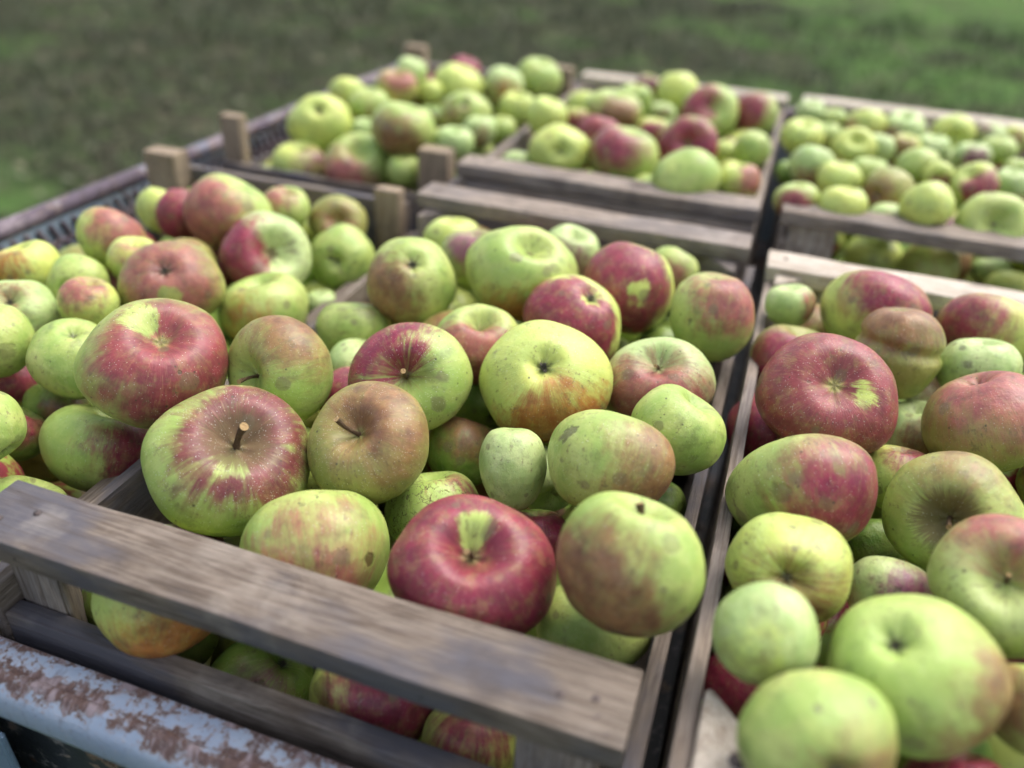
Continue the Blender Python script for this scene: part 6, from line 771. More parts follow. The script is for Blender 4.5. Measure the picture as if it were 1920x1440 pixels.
# apples packed below and beside the ones above, from six shapes
FILL = json.loads(r'''
[
["C3",[-0.3404,1.2418,-0.0526],0.0371,[0.4568,0.5771,-0.5207,-0.4327],["D","B",9.0,[0.29,0.85,-0.36]],"green apple buried deep under the top apples of the back left crate, mostly hidden","green apples buried deep in the back left crate"],
["C5",[0.5573,1.1063,-0.0453],0.0364,[0.5681,0.5984,0.3466,-0.4462],["D","B",0.6,[-0.74,0.55,0.31]],"green apple buried deep under the top apples of the back right crate, mostly hidden","green apples buried deep in the back right crate"],
["C1",[0.2296,0.5031,-0.0536],0.0386,[0.2868,-0.3366,0.8961,-0.038],["G","B",0.6,[-0.37,-0.58,-0.68]],"green apple buried deep under the top apples of the front crate, mostly hidden","green apples buried deep in the front crate"],
["C5",[0.679,1.2453,-0.0429],0.0383,[0.6679,-0.2512,0.3196,0.6234],["P","B",9.0,[-0.86,-0.17,0.41]],"green apple buried deep under the top apples of the back right crate, mostly hidden","green apples buried deep in the back right crate"],
["C4",[0.1521,0.8772,-0.056],0.0393,[0.7742,-0.3358,0.1037,-0.5265],["D","B",9.0,[0.52,-0.48,0.66]],"green apple buried deep under the top apples of the back middle crate, mostly hidden","green apples buried deep in the back middle crate"],
["C0",[-0.2637,0.4282,-0.0561],0.0406,[0.5198,0.6495,-0.316,0.4562],["G","R",-0.3,[0.89,0.25,0.3]],"red apple buried deep under the top apples of the left crate, mostly hidden","red apples buried deep in the left crate"],
["C3",[-0.2818,1.3191,-0.0459],0.0345,[0.3416,-0.2395,-0.5449,0.7273],["D","R",-0.3,[-0.34,-0.86,0.31]],"red apple buried deep under the top apples of the back left crate, mostly hidden","red apples buried deep in the back left crate"],
["C5",[0.6549,1.1372,-0.055],0.0354,[0.4231,0.3787,0.6142,0.5481],["P","B",0.6,[-0.44,0.86,0.04]],"green apple buried deep under the top apples of the back right crate, mostly hidden","green apples buried deep in the back right crate"],
["C4",[0.0839,0.9775,-0.0548],0.0405,[0.8644,0.0537,0.4737,-0.1597],["D","B",0.6,[-0.58,-0.27,0.72]],"green apple buried deep under the top apples of the back middle crate, mostly hidden","green apples buried deep in the back middle crate"],
["C1",[0.2641,0.3306,-0.056],0.035,[0.7224,0.3183,0.6118,0.0495],["G","B",0.6,[-0.86,0.29,0.35]],"green apple buried deep under the top apples of the front crate, mostly hidden","green apples buried deep in the front crate"],
["C3",[-0.1172,1.0827,-0.0365],0.0351,[0.2723,-0.1704,0.7295,0.6038],["D","B",9.0,[-0.73,0.53,-0.36]],"green apple buried deep under the top apples of the back left crate, mostly hidden","green apples buried deep in the back left crate"],
["C3",[-0.2773,1.02,-0.0372],0.0356,[-0.2031,-0.2744,0.6326,0.6952],["Y","B",9.0,[-0.08,0.91,-0.31]],"green apple buried deep under the top apples of the back left crate, mostly hidden","green apples buried deep in the back left crate"],
["C4",[0.348,0.9967,-0.0418],0.0354,[0.5161,0.5918,-0.3173,-0.5317],["Y","B",9.0,[0.05,0.97,-0.02]],"green apple buried deep under the top apples of the back middle crate, mostly hidden","green apples buried deep in the back middle crate"],
["C3",[-0.0931,0.8795,-0.0561],0.0341,[0.1032,0.6015,-0.4786,0.6313],["P","B",9.0,[0.85,-0.42,0.19]],"green apple buried deep under the top apples of the back left crate, mostly hidden","green apples buried deep in the back left crate"],
["C5",[0.74,1.0858,-0.0507],0.0357,[0.3324,0.0258,0.0439,0.9418],["D","B",0.6,[-0.33,0.2,0.89]],"green apple buried deep under the top apples of the back right crate, mostly hidden","green apples buried deep in the back right crate"],
["C1",[0.3488,0.3917,-0.0584],0.0343,[-0.4874,0.0778,-0.0061,0.8697],["D","B",9.0,[0.27,0.25,0.9]],"green apple buried deep under the top apples of the front crate, mostly hidden","green apples buried deep in the front crate"],
["C5",[0.5442,1.3258,-0.0596],0.038,[0.8679,0.21,-0.4146,-0.1756],["D","B",9.0,[0.84,0.23,0.42]],"green apple buried deep under the top apples of the back right crate, mostly hidden","green apples buried deep in the back right crate"],
["C4",[0.1394,1.2134,-0.0548],0.0375,[0.7496,-0.1991,0.2487,0.5801],["Y","B",9.0,[-0.73,-0.28,0.57]],"green apple buried deep under the top apples of the back middle crate, mostly hidden","green apples buried deep in the back middle crate"],
["C5",[0.483,1.0047,-0.056],0.035,[-0.3196,-0.1252,0.7905,0.5072],["D","B",0.6,[0.34,0.68,-0.6]],"green apple buried deep under the top apples of the back right crate, mostly hidden","green apples buried deep in the back right crate"],
["C4",[0.2646,1.1315,-0.0338],0.0385,[0.4986,0.4577,0.7285,-0.1055],["D","B",0.6,[-0.93,0.26,-0.12]],"green apple buried deep under the top apples of the back middle crate, mostly hidden","green apples buried deep in the back middle crate"],
["C5",[0.7801,1.2038,-0.0578],0.0342,[0.5719,-0.4955,-0.6195,0.2089],["D","B",9.0,[0.22,-0.79,-0.51]],"green apple buried deep under the top apples of the back right crate, mostly hidden","green apples buried deep in the back right crate"],
["C4",[0.0893,1.3352,-0.0404],0.0407,[0.4364,-0.3873,0.0536,0.8104],["Y","B",9.0,[-0.87,-0.19,0.38]],"green apple buried deep under the top apples of the back middle crate, mostly hidden","green apples buried deep in the back middle crate"],
["C1",[0.2837,0.5583,-0.0583],0.0402,[-0.0938,-0.3747,0.7463,0.542],["P","B",0.6,[-0.18,0.66,-0.69]],"green apple buried deep under the top apples of the front crate, mostly hidden","green apples buried deep in the front crate"],
["C1",[0.0747,0.4694,-0.0512],0.0354,[0.1547,0.1524,0.9578,-0.1884],["Y","B",0.6,[-0.57,-0.48,-0.62]],"green apple buried deep under the top apples of the front crate, mostly hidden","green apples buried deep in the front crate"],
["C5",[0.482,1.3697,-0.0421],0.0353,[0.9429,0.1488,0.2891,-0.072],["D","B",9.0,[-0.33,-0.02,0.91]],"green apple buried deep under the top apples of the back right crate, mostly hidden","green apples buried deep in the back right crate"],
["C4",[0.3195,0.9009,-0.044],0.0357,[0.1829,0.8511,0.0692,0.4872],["G","B",9.0,[0.74,0.61,-0.17]],"green apple buried deep under the top apples of the back middle crate, mostly hidden","green apples buried deep in the back middle crate"],
["C1",[0.159,0.3766,-0.0467],0.0403,[0.7608,0.5968,-0.244,-0.0746],["Y","B",0.6,[0.55,0.73,0.32]],"green apple buried deep under the top apples of the front crate, mostly hidden","green apples buried deep in the front crate"],
["C0",[-0.1522,0.2898,-0.0596],0.0347,[-0.2043,-0.5034,0.1836,0.8193],["G","B",0.6,[-0.6,0.74,0.17]],"green apple buried deep under the top apples of the left crate, mostly hidden","green apples buried deep in the left crate"],
["C3",[-0.2126,0.9785,-0.0569],0.0345,[0.8977,0.3997,-0.0114,-0.1849],["D","B",0.6,[0.17,0.53,0.79]],"green apple buried deep under the top apples of the back left crate, mostly hidden","green apples buried deep in the back left crate"],
["C4",[0.3448,1.2281,-0.059],0.0393,[-0.4429,-0.0245,0.4532,0.7732],["Y","B",9.0,[0.42,0.84,0.24]],"green apple buried deep under the top apples of the back middle crate, mostly hidden","green apples buried deep in the back middle crate"],
["C3",[-0.1468,1.1553,-0.0576],0.0373,[0.65,0.4987,0.2592,0.5116],["D","B",0.6,[-0.05,0.75,0.62]],"green apple buried deep under the top apples of the back left crate, mostly hidden","green apples buried deep in the back left crate"],
["C5",[0.5937,1.0442,-0.0582],0.0355,[-0.4846,-0.0032,0.4506,0.7497],["G","B",0.6,[0.5,0.79,0.24]],"green apple buried deep under the top apples of the back right crate, mostly hidden","green apples buried deep in the back right crate"],
["C5",[0.7778,0.9842,-0.0586],0.036,[0.3871,0.8102,-0.2208,-0.3808],["Y","R",-0.3,[-0.08,0.88,-0.39]],"red apple buried deep under the top apples of the back right crate, mostly hidden","red apples buried deep in the back right crate"],
["C4",[0.3219,1.3496,-0.0492],0.0352,[0.644,0.61,-0.1119,0.4478],["D","B",0.6,[0.6,0.52,0.55]],"green apple buried deep under the top apples of the back middle crate, mostly hidden","green apples buried deep in the back middle crate"],
["C5",[0.5291,1.2026,-0.0493],0.0387,[-0.198,-0.0153,0.9796,-0.0296],["D","R",-0.3,[0.17,-0.35,-0.89]],"red apple buried deep under the top apples of the back right crate, mostly hidden","red apples buried deep in the back right crate"],
["C4",[0.2076,1.2334,-0.0499],0.0349,[0.5241,0.4748,0.4927,-0.5071],["D","B",9.0,[-0.88,0.19,0.36]],"green apple buried deep under the top apples of the back middle crate, mostly hidden","green apples buried deep in the back middle crate"],
["C3",[-0.1294,1.0031,-0.0545],0.0351,[0.7471,-0.5019,-0.0053,-0.4357],["Y","B",9.0,[0.72,-0.57,0.31]],"green apple buried deep under the top apples of the back left crate, mostly hidden","green apples buried deep in the back left crate"],
["C4",[0.0526,1.1416,-0.0573],0.0358,[0.2511,0.841,-0.0701,0.474],["D","B",9.0,[0.82,0.51,-0.08]],"green apple buried deep under the top apples of the back middle crate, mostly hidden","green apples buried deep in the back middle crate"],
["C5",[0.7011,1.0207,-0.0473],0.0344,[0.0109,-0.3445,0.9314,-0.1173],["D","B",9.0,[0.1,-0.55,-0.79]],"green apple buried deep under the top apples of the back right crate, mostly hidden","green apples buried deep in the back right crate"],
["C4",[0.2785,0.9595,-0.0522],0.0353,[0.5836,-0.1552,0.7966,0.0264],["G","B",0.6,[-0.83,-0.47,-0.17]],"green apple buried deep under the top apples of the back middle crate, mostly hidden","green apples buried deep in the back middle crate"],
["C3",[-0.1275,1.338,-0.0483],0.0401,[-0.3094,0.8033,0.3644,0.3552],["Y","B",9.0,[0.7,0.11,-0.66]],"green apple buried deep under the top apples of the back left crate, mostly hidden","green apples buried deep in the back left crate"],
["C3",[-0.1586,0.937,-0.0458],0.0378,[-0.2605,0.3856,0.8091,-0.3589],["P","B",0.6,[-0.23,-0.75,-0.57]],"green apple buried deep under the top apples of the back left crate, mostly hidden","green apples buried deep in the back left crate"],
["C2",[0.6732,0.4363,-0.0525],0.0396,[-0.1794,0.3045,0.9322,-0.0778],["D","B",9.0,[-0.07,-0.36,-0.9]],"green apple buried deep under the top apples of the right crate, mostly hidden","green apples buried deep in the right crate"],
["C0",[-0.1926,0.55,-0.0501],0.0366,[-0.3262,-0.6541,0.1302,0.67],["P","B",9.0,[-0.52,0.82,-0.02]],"green apple buried deep under the top apples of the left crate, mostly hidden","green apples buried deep in the left crate"],
["C5",[0.6922,1.3402,-0.0573],0.0379,[0.3375,0.8118,-0.3332,0.3408],["D","B",0.6,[0.9,0.3,-0.19]],"green apple buried deep under the top apples of the back right crate, mostly hidden","green apples buried deep in the back right crate"],
["C3",[-0.2928,1.1997,-0.0355],0.0345,[0.2549,0.5645,0.7849,0.0164],["Y","B",0.6,[-0.66,0.35,-0.62]],"green apple buried deep under the top apples of the back left crate, mostly hidden","green apples buried deep in the back left crate"],
["C5",[0.5964,1.2345,-0.0359],0.0402,[0.7118,0.6463,-0.2505,0.1133],["Y","R",-0.3,[0.67,0.64,0.29]],"red apple buried deep under the top apples of the back right crate, mostly hidden","red apples buried deep in the back right crate"],
["C3",[-0.3354,1.0991,-0.0352],0.0344,[0.995,-0.0078,0.0857,-0.05],["P","B",9.0,[0.07,-0.3,0.92]],"green apple buried deep under the top apples of the back left crate, mostly hidden","green apples buried deep in the back left crate"],
["C3",[-0.2213,1.0539,-0.0528],0.0382,[0.5747,0.2782,-0.7055,0.3077],["P","R",-0.3,[0.86,-0.45,-0.04]],"red apple buried deep under the top apples of the back left crate, mostly hidden","red apples buried deep in the back left crate"],
["C5",[0.6429,1.4302,-0.0528],0.0346,[-0.2403,0.6926,0.5413,-0.4117],["G","B",9.0,[-0.55,-0.5,-0.62]],"green apple buried deep under the top apples of the back right crate, mostly hidden","green apples buried deep in the back right crate"],
["C3",[-0.1993,1.396,-0.0586],0.0345,[-0.3421,0.7143,-0.6085,-0.05],["G","B",0.6,[-0.14,-0.56,-0.78]],"green apple buried deep under the top apples of the back left crate, mostly hidden","green apples buried deep in the back left crate"],
["C3",[-0.3444,1.3729,-0.0591],0.0358,[0.0883,0.1001,0.9127,-0.3862],["G","B",9.0,[-0.44,-0.77,-0.38]],"green apple buried deep under the top apples of the back left crate, mostly hidden","green apples buried deep in the back left crate"],
["C2",[0.4821,0.5662,-0.059],0.0406,[0.6958,-0.6416,-0.0495,-0.319],["Y","B",0.6,[0.7,-0.67,-0.05]],"green apple buried deep under the top apples of the right crate, mostly hidden","green apples buried deep in the right crate"],
["C4",[0.2543,1.3536,-0.0526],0.0366,[0.527,-0.3184,-0.7681,-0.1758],["Y","B",9.0,[0.69,-0.14,-0.67]],"green apple buried deep under the top apples of the back middle crate, mostly hidden","green apples buried deep in the back middle crate"],
["C4",[0.1838,1.0689,-0.0519],0.0353,[0.5076,0.7474,0.239,0.3558],["Y","R",-0.3,[0.17,0.95,0.12]],"red apple buried deep under the top apples of the back middle crate, mostly hidden","red apples buried deep in the back middle crate"],
["C2",[0.6425,0.2877,-0.0507],0.0348,[0.3734,-0.5154,0.7713,0.0058],["D","B",0.6,[-0.32,-0.64,-0.65]],"green apple buried deep under the top apples of the right crate, mostly hidden","green apples buried deep in the right crate"],
["C3",[-0.3362,0.9807,-0.043],0.0399,[0.258,-0.0164,0.35,0.9004],["D","R",-0.3,[-0.5,0.65,0.52]],"red apple buried deep under the top apples of the back left crate, mostly hidden","red apples buried deep in the back left crate"],
["C1",[0.1509,0.5968,-0.0463],0.0362,[0.3791,0.6668,0.0253,0.6412],["G","R",-0.3,[0.63,0.61,0.42]],"red apple buried deep under the top apples of the front crate, mostly hidden","red apples buried deep in the front crate"],
["C4",[0.0864,1.2633,-0.0394],0.0361,[-0.0013,0.1354,-0.5711,0.8096],["D","R",-0.3,[0.05,-0.76,0.6]],"red apple buried deep under the top apples of the back middle crate, mostly hidden","red apples buried deep in the back middle crate"],
["C2",[0.5035,0.0594,-0.0568],0.0386,[-0.2285,-0.3869,0.4628,0.7642],["D","B",9.0,[-0.25,0.93,-0.07]],"green apple buried deep under the top apples of the right crate, mostly hidden","green apples buried deep in the right crate"],
["C2",[0.623,0.5638,-0.0553],0.0305,[0.904,-0.4036,-0.1405,0.0155],["D","B",9.0,[0.37,-0.85,0.3]],"green apple buried deep under the top apples of the right crate, mostly hidden","green apples buried deep in the right crate"],
["C1",[0.1154,0.2578,-0.0419],0.0313,[0.7905,-0.205,0.5172,0.2561],["Y","R",-0.3,[-0.82,-0.41,0.31]],"red apple buried deep under the top apples of the front crate, mostly hidden","red apples buried deep in the front crate"],
["C3",[-0.2619,1.3694,-0.0388],0.0268,[0.6934,0.165,-0.6253,-0.3176],["P","B",9.0,[0.88,0.39,-0.1]],"green apple buried deep under the top apples of the back left crate, mostly hidden","green apples buried deep in the back left crate"],
["C4",[0.3297,1.1304,-0.0349],0.0266,[0.1894,-0.3363,0.6237,0.6797],["P","B",0.6,[-0.72,0.56,-0.34]],"green apple buried deep under the top apples of the back middle crate, mostly hidden","green apples buried deep in the back middle crate"],
["C4",[0.2744,1.2649,-0.0636],0.0302,[0.2853,0.3842,0.345,0.8074],["G","B",9.0,[0.06,0.84,0.48]],"green apple buried deep under the top apples of the back middle crate, mostly hidden","green apples buried deep in the back middle crate"],
["C4",[0.2442,0.8714,-0.0355],0.0287,[0.1706,0.0964,0.3511,0.9156],["G","B",9.0,[-0.25,0.77,0.54]],"green apple buried deep under the top apples of the back middle crate, mostly hidden","green apples buried deep in the back middle crate"],
["C3",[-0.1193,1.2669,-0.056],0.0295,[0.7781,-0.5407,-0.3066,-0.0906],["G","B",9.0,[0.62,-0.73,-0.14]],"green apple buried deep under the top apples of the back left crate, mostly hidden","green apples buried deep in the back left crate"],
["C0",[-0.2272,0.2288,-0.0557],0.0274,[0.7779,-0.2497,-0.4392,0.3737],["Y","B",9.0,[0.27,-0.9,0.25]],"green apple buried deep under the top apples of the left crate, mostly hidden","green apples buried deep in the left crate"],
["C5",[0.5505,1.3936,-0.0335],0.0289,[0.3568,0.5139,0.5053,0.5944],["Y","B",0.6,[-0.1,0.96,0.09]],"green apple buried deep under the top apples of the back right crate, mostly hidden","green apples buried deep in the back right crate"],
["C3",[-0.2091,1.3135,-0.0471],0.0336,[-0.2849,0.6985,-0.0713,-0.6526],["P","B",0.6,[-0.91,-0.12,-0.31]],"green apple buried deep under the top apples of the back left crate, mostly hidden","green apples buried deep in the back left crate"],
["C4",[0.1197,1.1311,-0.0605],0.0295,[-0.3534,-0.2832,0.6663,-0.5925],["G","B",9.0,[0.6,-0.73,0.23]],"green apple buried deep under the top apples of the back middle crate, mostly hidden","green apples buried deep in the back middle crate"],
["C5",[0.7553,0.9334,-0.037],0.0305,[0.4017,-0.0016,0.7951,-0.4544],["D","B",9.0,[-0.6,-0.76,0.11]],"green apple buried deep under the top apples of the back right crate, mostly hidden","green apples buried deep in the back right crate"],
["C5",[0.7675,1.4031,-0.046],0.0308,[0.1499,0.7959,-0.2319,-0.5387],["P","R",-0.3,[-0.49,0.65,-0.53]],"red apple buried deep under the top apples of the back right crate, mostly hidden","red apples buried deep in the back right crate"],
["C2",[0.5967,0.5048,-0.0656],0.031,[-0.1918,0.1944,-0.1763,0.9457],["P","B",0.6,[0.23,-0.05,0.94]],"green apple buried deep under the top apples of the right crate, mostly hidden","green apples buried deep in the right crate"],
["C5",[0.4796,1.0735,-0.0438],0.0269,[-0.4794,-0.2068,0.8151,0.2509],["D","R",-0.3,[0.69,0.29,-0.61]],"red apple buried deep under the top apples of the back right crate, mostly hidden","red apples buried deep in the back right crate"],
["C1",[0.2047,0.3372,-0.0633],0.0291,[0.3381,-0.6352,0.22,0.6587],["D","B",9.0,[-0.93,-0.07,-0.27]],"green apple buried deep under the top apples of the front crate, mostly hidden","green apples buried deep in the front crate"],
["C0",[-0.1462,0.6039,-0.0623],0.0318,[0.8731,-0.381,0.0625,0.2977],["Y","B",9.0,[-0.28,-0.84,0.4]],"green apple buried deep under the top apples of the left crate, mostly hidden","green apples buried deep in the left crate"],
["C4",[0.1538,1.3384,-0.0419],0.0299,[-0.2495,-0.2094,0.6703,-0.6668],["D","B",9.0,[0.38,-0.84,0.3]],"green apple buried deep under the top apples of the back middle crate, mostly hidden","green apples buried deep in the back middle crate"],
["C4",[0.2489,1.074,-0.0562],0.0272,[0.0674,0.4049,0.1808,0.8938],["Y","B",9.0,[0.42,0.62,0.62]],"green apple buried deep under the top apples of the back middle crate, mostly hidden","green apples buried deep in the back middle crate"],
["C1",[0.1725,0.5339,-0.0586],0.0261,[0.6501,-0.7363,0.006,-0.1877],["D","B",9.0,[0.5,-0.77,-0.31]],"green apple buried deep under the top apples of the front crate, mostly hidden","green apples buried deep in the front crate"],
["C4",[0.0521,0.9195,-0.0597],0.0299,[0.0897,0.2472,-0.6039,0.7524],["D","B",9.0,[0.31,-0.79,0.47]],"green apple buried deep under the top apples of the back middle crate, mostly hidden","green apples buried deep in the back middle crate"],
["C5",[0.6208,0.9941,-0.0408],0.0273,[-0.4608,0.1536,0.6344,-0.6014],["G","B",9.0,[0.03,-0.95,0.17]],"green apple buried deep under the top apples of the back right crate, mostly hidden","green apples buried deep in the back right crate"],
["C0",[-0.0443,0.2472,-0.0571],0.0287,[0.4796,-0.2762,0.6244,-0.5512],["Y","B",0.6,[-0.08,-0.89,0.37]],"green apple buried deep under the top apples of the left crate, mostly hidden","green apples buried deep in the left crate"],
["C4",[0.1842,0.822,-0.0513],0.0272,[-0.2799,0.8396,0.3448,0.3127],["D","B",9.0,[0.64,0.1,-0.72]],"green apple buried deep under the top apples of the back middle crate, mostly hidden","green apples buried deep in the back middle crate"],
["C1",[0.2459,0.6237,-0.0566],0.0332,[0.5732,0.5005,-0.149,-0.6315],["D","B",0.6,[-0.12,0.89,0.36]],"green apple buried deep under the top apples of the front crate, mostly hidden","green apples buried deep in the front crate"],
["C3",[-0.2769,1.1279,-0.0636],0.0315,[0.852,-0.1838,-0.0823,0.4832],["D","B",9.0,[-0.19,-0.65,0.69]],"green apple buried deep under the top apples of the back left crate, mostly hidden","green apples buried deep in the back left crate"],
["C2",[0.4726,0.2905,-0.0568],0.0318,[-0.0266,0.4738,0.4302,0.7679],["D","B",9.0,[0.46,0.85,0.1]],"green apple buried deep under the top apples of the right crate, mostly hidden","green apples buried deep in the right crate"],
["C0",[-0.176,0.1935,-0.056],0.0277,[0.2231,0.2099,0.9073,-0.2882],["Y","R",-0.3,[-0.71,-0.51,-0.42]],"red apple buried deep under the top apples of the left crate, mostly hidden","red apples buried deep in the left crate"],
["C1",[0.2938,0.242,-0.0551],0.0265,[0.0532,-0.3902,0.6599,-0.6399],["P","B",9.0,[0.42,-0.85,0.2]],"green apple buried deep under the top apples of the front crate, mostly hidden","green apples buried deep in the front crate"],
["C4",[0.2219,0.935,-0.0624],0.0294,[-0.3356,0.1785,-0.5208,0.7643],["Y","B",9.0,[-0.0,-0.69,0.68]],"green apple buried deep under the top apples of the back middle crate, mostly hidden","green apples buried deep in the back middle crate"],
["C5",[0.7732,1.3143,-0.0593],0.0331,[0.4897,0.5899,0.1122,0.6322],["Y","R",-0.3,[0.38,0.7,0.55]],"red apple buried deep under the top apples of the back right crate, mostly hidden","red apples buried deep in the back right crate"],
["C4",[0.0631,1.2104,-0.0621],0.0277,[0.8815,-0.0214,-0.4439,0.1594],["Y","R",-0.3,[0.72,-0.5,0.42]],"red apple buried deep under the top apples of the back middle crate, mostly hidden","red apples buried deep in the back middle crate"],
["C0",[-0.1653,0.4191,-0.0609],0.0284,[0.7795,-0.558,-0.2227,-0.1773],["D","B",9.0,[0.67,-0.7,-0.06]],"green apple buried deep under the top apples of the left crate, mostly hidden","green apples buried deep in the left crate"],
["C5",[0.497,1.2863,-0.0391],0.0264,[0.4692,0.8781,0.0891,-0.0286],["G","B",0.6,[0.04,0.94,-0.25]],"green apple buried deep under the top apples of the back right crate, mostly hidden","green apples buried deep in the back right crate"],
["C5",[0.7403,1.1608,-0.058],0.0309,[0.7847,-0.3247,0.4607,0.258],["P","B",9.0,[-0.74,-0.58,0.22]],"green apple buried deep under the top apples of the back right crate, mostly hidden","green apples buried deep in the back right crate"],
["C0",[-0.2663,0.2609,-0.0561],0.0271,[0.6898,-0.0247,0.4301,-0.5819],["D","B",9.0,[-0.27,-0.42,0.83]],"green apple buried deep under the top apples of the left crate, mostly hidden","green apples buried deep in the left crate"],
["C2",[0.5593,0.4419,-0.0644],0.0261,[0.6187,0.1151,-0.647,-0.4306],["D","B",9.0,[0.79,0.53,-0.18]],"green apple buried deep under the top apples of the right crate, mostly hidden","green apples buried deep in the right crate"],
["C3",[-0.3436,1.1598,-0.0418],0.0333,[0.1242,0.9013,0.0774,-0.4077],["G","B",9.0,[-0.56,0.48,-0.63]],"green apple buried deep under the top apples of the back left crate, mostly hidden","green apples buried deep in the back left crate"],
["C3",[-0.0705,1.295,-0.0547],0.0309,[0.9511,-0.0444,-0.3027,0.0427],["Y","B",0.6,[0.64,-0.41,0.6]],"green apple buried deep under the top apples of the back left crate, mostly hidden","green apples buried deep in the back left crate"],
["C2",[0.5267,0.3578,-0.0627],0.0285,[0.5701,0.1181,-0.5319,-0.6149],["P","B",0.6,[0.6,0.76,0.06]],"green apple buried deep under the top apples of the right crate, mostly hidden","green apples buried deep in the right crate"],
["C1",[0.3151,0.6283,-0.0509],0.0274,[-0.1328,0.8574,0.4036,0.2903],["G","B",9.0,[0.46,0.35,-0.78]],"green apple buried deep under the top apples of the front crate, mostly hidden","green apples buried deep in the front crate"],
["C3",[-0.2588,1.4188,-0.0647],0.0313,[0.5355,-0.5985,0.4814,0.3511],["Y","R",-0.3,[-0.72,-0.47,-0.44]],"red apple buried deep under the top apples of the back left crate, mostly hidden","red apples buried deep in the back left crate"],
["C5",[0.5244,0.9443,-0.059],0.0262,[0.9016,-0.248,-0.2508,0.2504],["Y","B",9.0,[0.27,-0.81,0.46]],"green apple buried deep under the top apples of the back right crate, mostly hidden","green apples buried deep in the back right crate"],
["C3",[-0.1727,1.2564,-0.0541],0.0294,[-0.1791,0.9355,0.2266,0.2035],["D","B",9.0,[0.47,0.13,-0.84]],"green apple buried deep under the top apples of the back left crate, mostly hidden","green apples buried deep in the back left crate"],
["C0",[-0.2323,0.5946,-0.0648],0.0324,[0.8001,0.2337,-0.5428,-0.1031],["D","R",-0.3,[0.94,0.16,0.17]],"red apple buried deep under the top apples of the left crate, mostly hidden","red apples buried deep in the left crate"],
["C1",[0.0851,0.623,-0.0511],0.0305,[0.9345,0.2321,0.0223,-0.2689],["Y","B",0.6,[0.17,0.26,0.92]],"green apple buried deep under the top apples of the front crate, mostly hidden","green apples buried deep in the front crate"],
["C1",[0.0552,0.1762,-0.0522],0.0283,[-0.2119,0.4173,0.8373,0.2827],["G","B",9.0,[0.25,0.28,-0.89]],"green apple buried deep under the top apples of the front crate, mostly hidden","green apples buried deep in the front crate"],
["C4",[0.1043,1.4033,-0.0552],0.0326,[0.7512,-0.3248,0.272,0.5063],["D","R",-0.3,[-0.77,-0.46,0.36]],"red apple buried deep under the top apples of the back middle crate, mostly hidden","red apples buried deep in the back middle crate"],
["C1",[0.1505,0.1659,-0.0636],0.0334,[-0.1697,0.2666,0.6166,0.7211],["Y","B",9.0,[0.35,0.89,-0.17]],"green apple buried deep under the top apples of the front crate, mostly hidden","green apples buried deep in the front crate"],
["C3",[-0.2523,1.2461,-0.0611],0.0282,[0.2317,-0.2015,0.9131,0.2681],["Y","B",9.0,[-0.57,0.03,-0.79]],"green apple buried deep under the top apples of the back left crate, mostly hidden","green apples buried deep in the back left crate"],
["C0",[-0.1698,0.4771,-0.0645],0.0269,[0.8337,-0.5032,0.0385,-0.2241],["Y","R",-0.3,[0.45,-0.82,0.25]],"red apple buried deep under the top apples of the left crate, mostly hidden","red apples buried deep in the left crate"],
["C3",[-0.0772,1.3982,-0.0403],0.0275,[-0.1373,-0.4176,0.853,0.2815],["D","B",9.0,[0.11,0.26,-0.93]],"green apple buried deep under the top apples of the back left crate, mostly hidden","green apples buried deep in the back left crate"],
["C2",[0.6651,0.39,0.0067],0.0341,[0.0704,0.7751,0.2719,0.5659],["P","B",0.6,[0.65,0.7,-0.19]],"green apple in the top layer of the right crate just outside the photographed part","green apples outside the photographed part of the right crate"],
["C0",[-0.2611,0.1877,0.0008],0.0341,[-0.1266,0.1021,0.9848,0.0605],["P","B",0.6,[-0.01,-0.16,-0.96]],"green apple in the top layer of the left crate just outside the photographed part","green apples outside the photographed part of the left crate"],
["C2",[0.758,0.3641,0.0024],0.0369,[0.3369,0.9022,-0.0068,-0.2693],["D","B",0.6,[-0.2,0.82,-0.48]],"green apple in the top layer of the right crate just outside the photographed part","green apples outside the photographed part of the right crate"],
["C2",[0.7372,0.2482,-0.0042],0.0318,[0.9699,0.141,-0.0592,-0.1895],["D","B",9.0,[0.35,0.07,0.9]],"green apple in the top layer of the right crate just outside the photographed part","green apples outside the photographed part of the right crate"],
["C2",[0.7161,0.4866,0.0028],0.0398,[0.3534,0.5342,0.4993,0.5835],["P","R",-0.3,[-0.08,0.96,0.07]],"red apple in the top layer of the right crate just outside the photographed part","red apples outside the photographed part of the right crate"],
["C2",[0.7182,0.1312,0.0072],0.0408,[0.2966,-0.1339,0.0968,0.9406],["D","B",0.6,[-0.6,0.22,0.73]],"green apple in the top layer of the right crate just outside the photographed part","green apples outside the photographed part of the right crate"],
["C2",[0.6617,0.2493,0.0003],0.034,[0.086,0.8759,-0.3448,0.3264],["D","B",0.6,[0.84,0.03,-0.48]],"green apple in the top layer of the right crate just outside the photographed part","green apples outside the photographed part of the right crate"],
["C2",[0.7688,0.5535,0.0017],0.0323,[-0.3236,0.4857,0.7753,-0.2413],["D","B",9.0,[-0.1,-0.62,-0.74]],"green apple in the top layer of the right crate just outside the photographed part","green apples outside the photographed part of the right crate"],
["C0",[-0.2248,0.1238,-0.0047],0.033,[0.3828,0.5621,-0.5483,0.4866],["Y","B",9.0,[0.93,-0.26,0.1]],"green apple in the top layer of the left crate just outside the photographed part","green apples outside the photographed part of the left crate"],
["C2",[0.6526,0.1195,0.0029],0.0326,[0.6932,0.3328,-0.2213,0.5997],["P","B",9.0,[0.47,-0.04,0.85]],"green apple in the top layer of the right crate just outside the photographed part","green apples outside the photographed part of the right crate"],
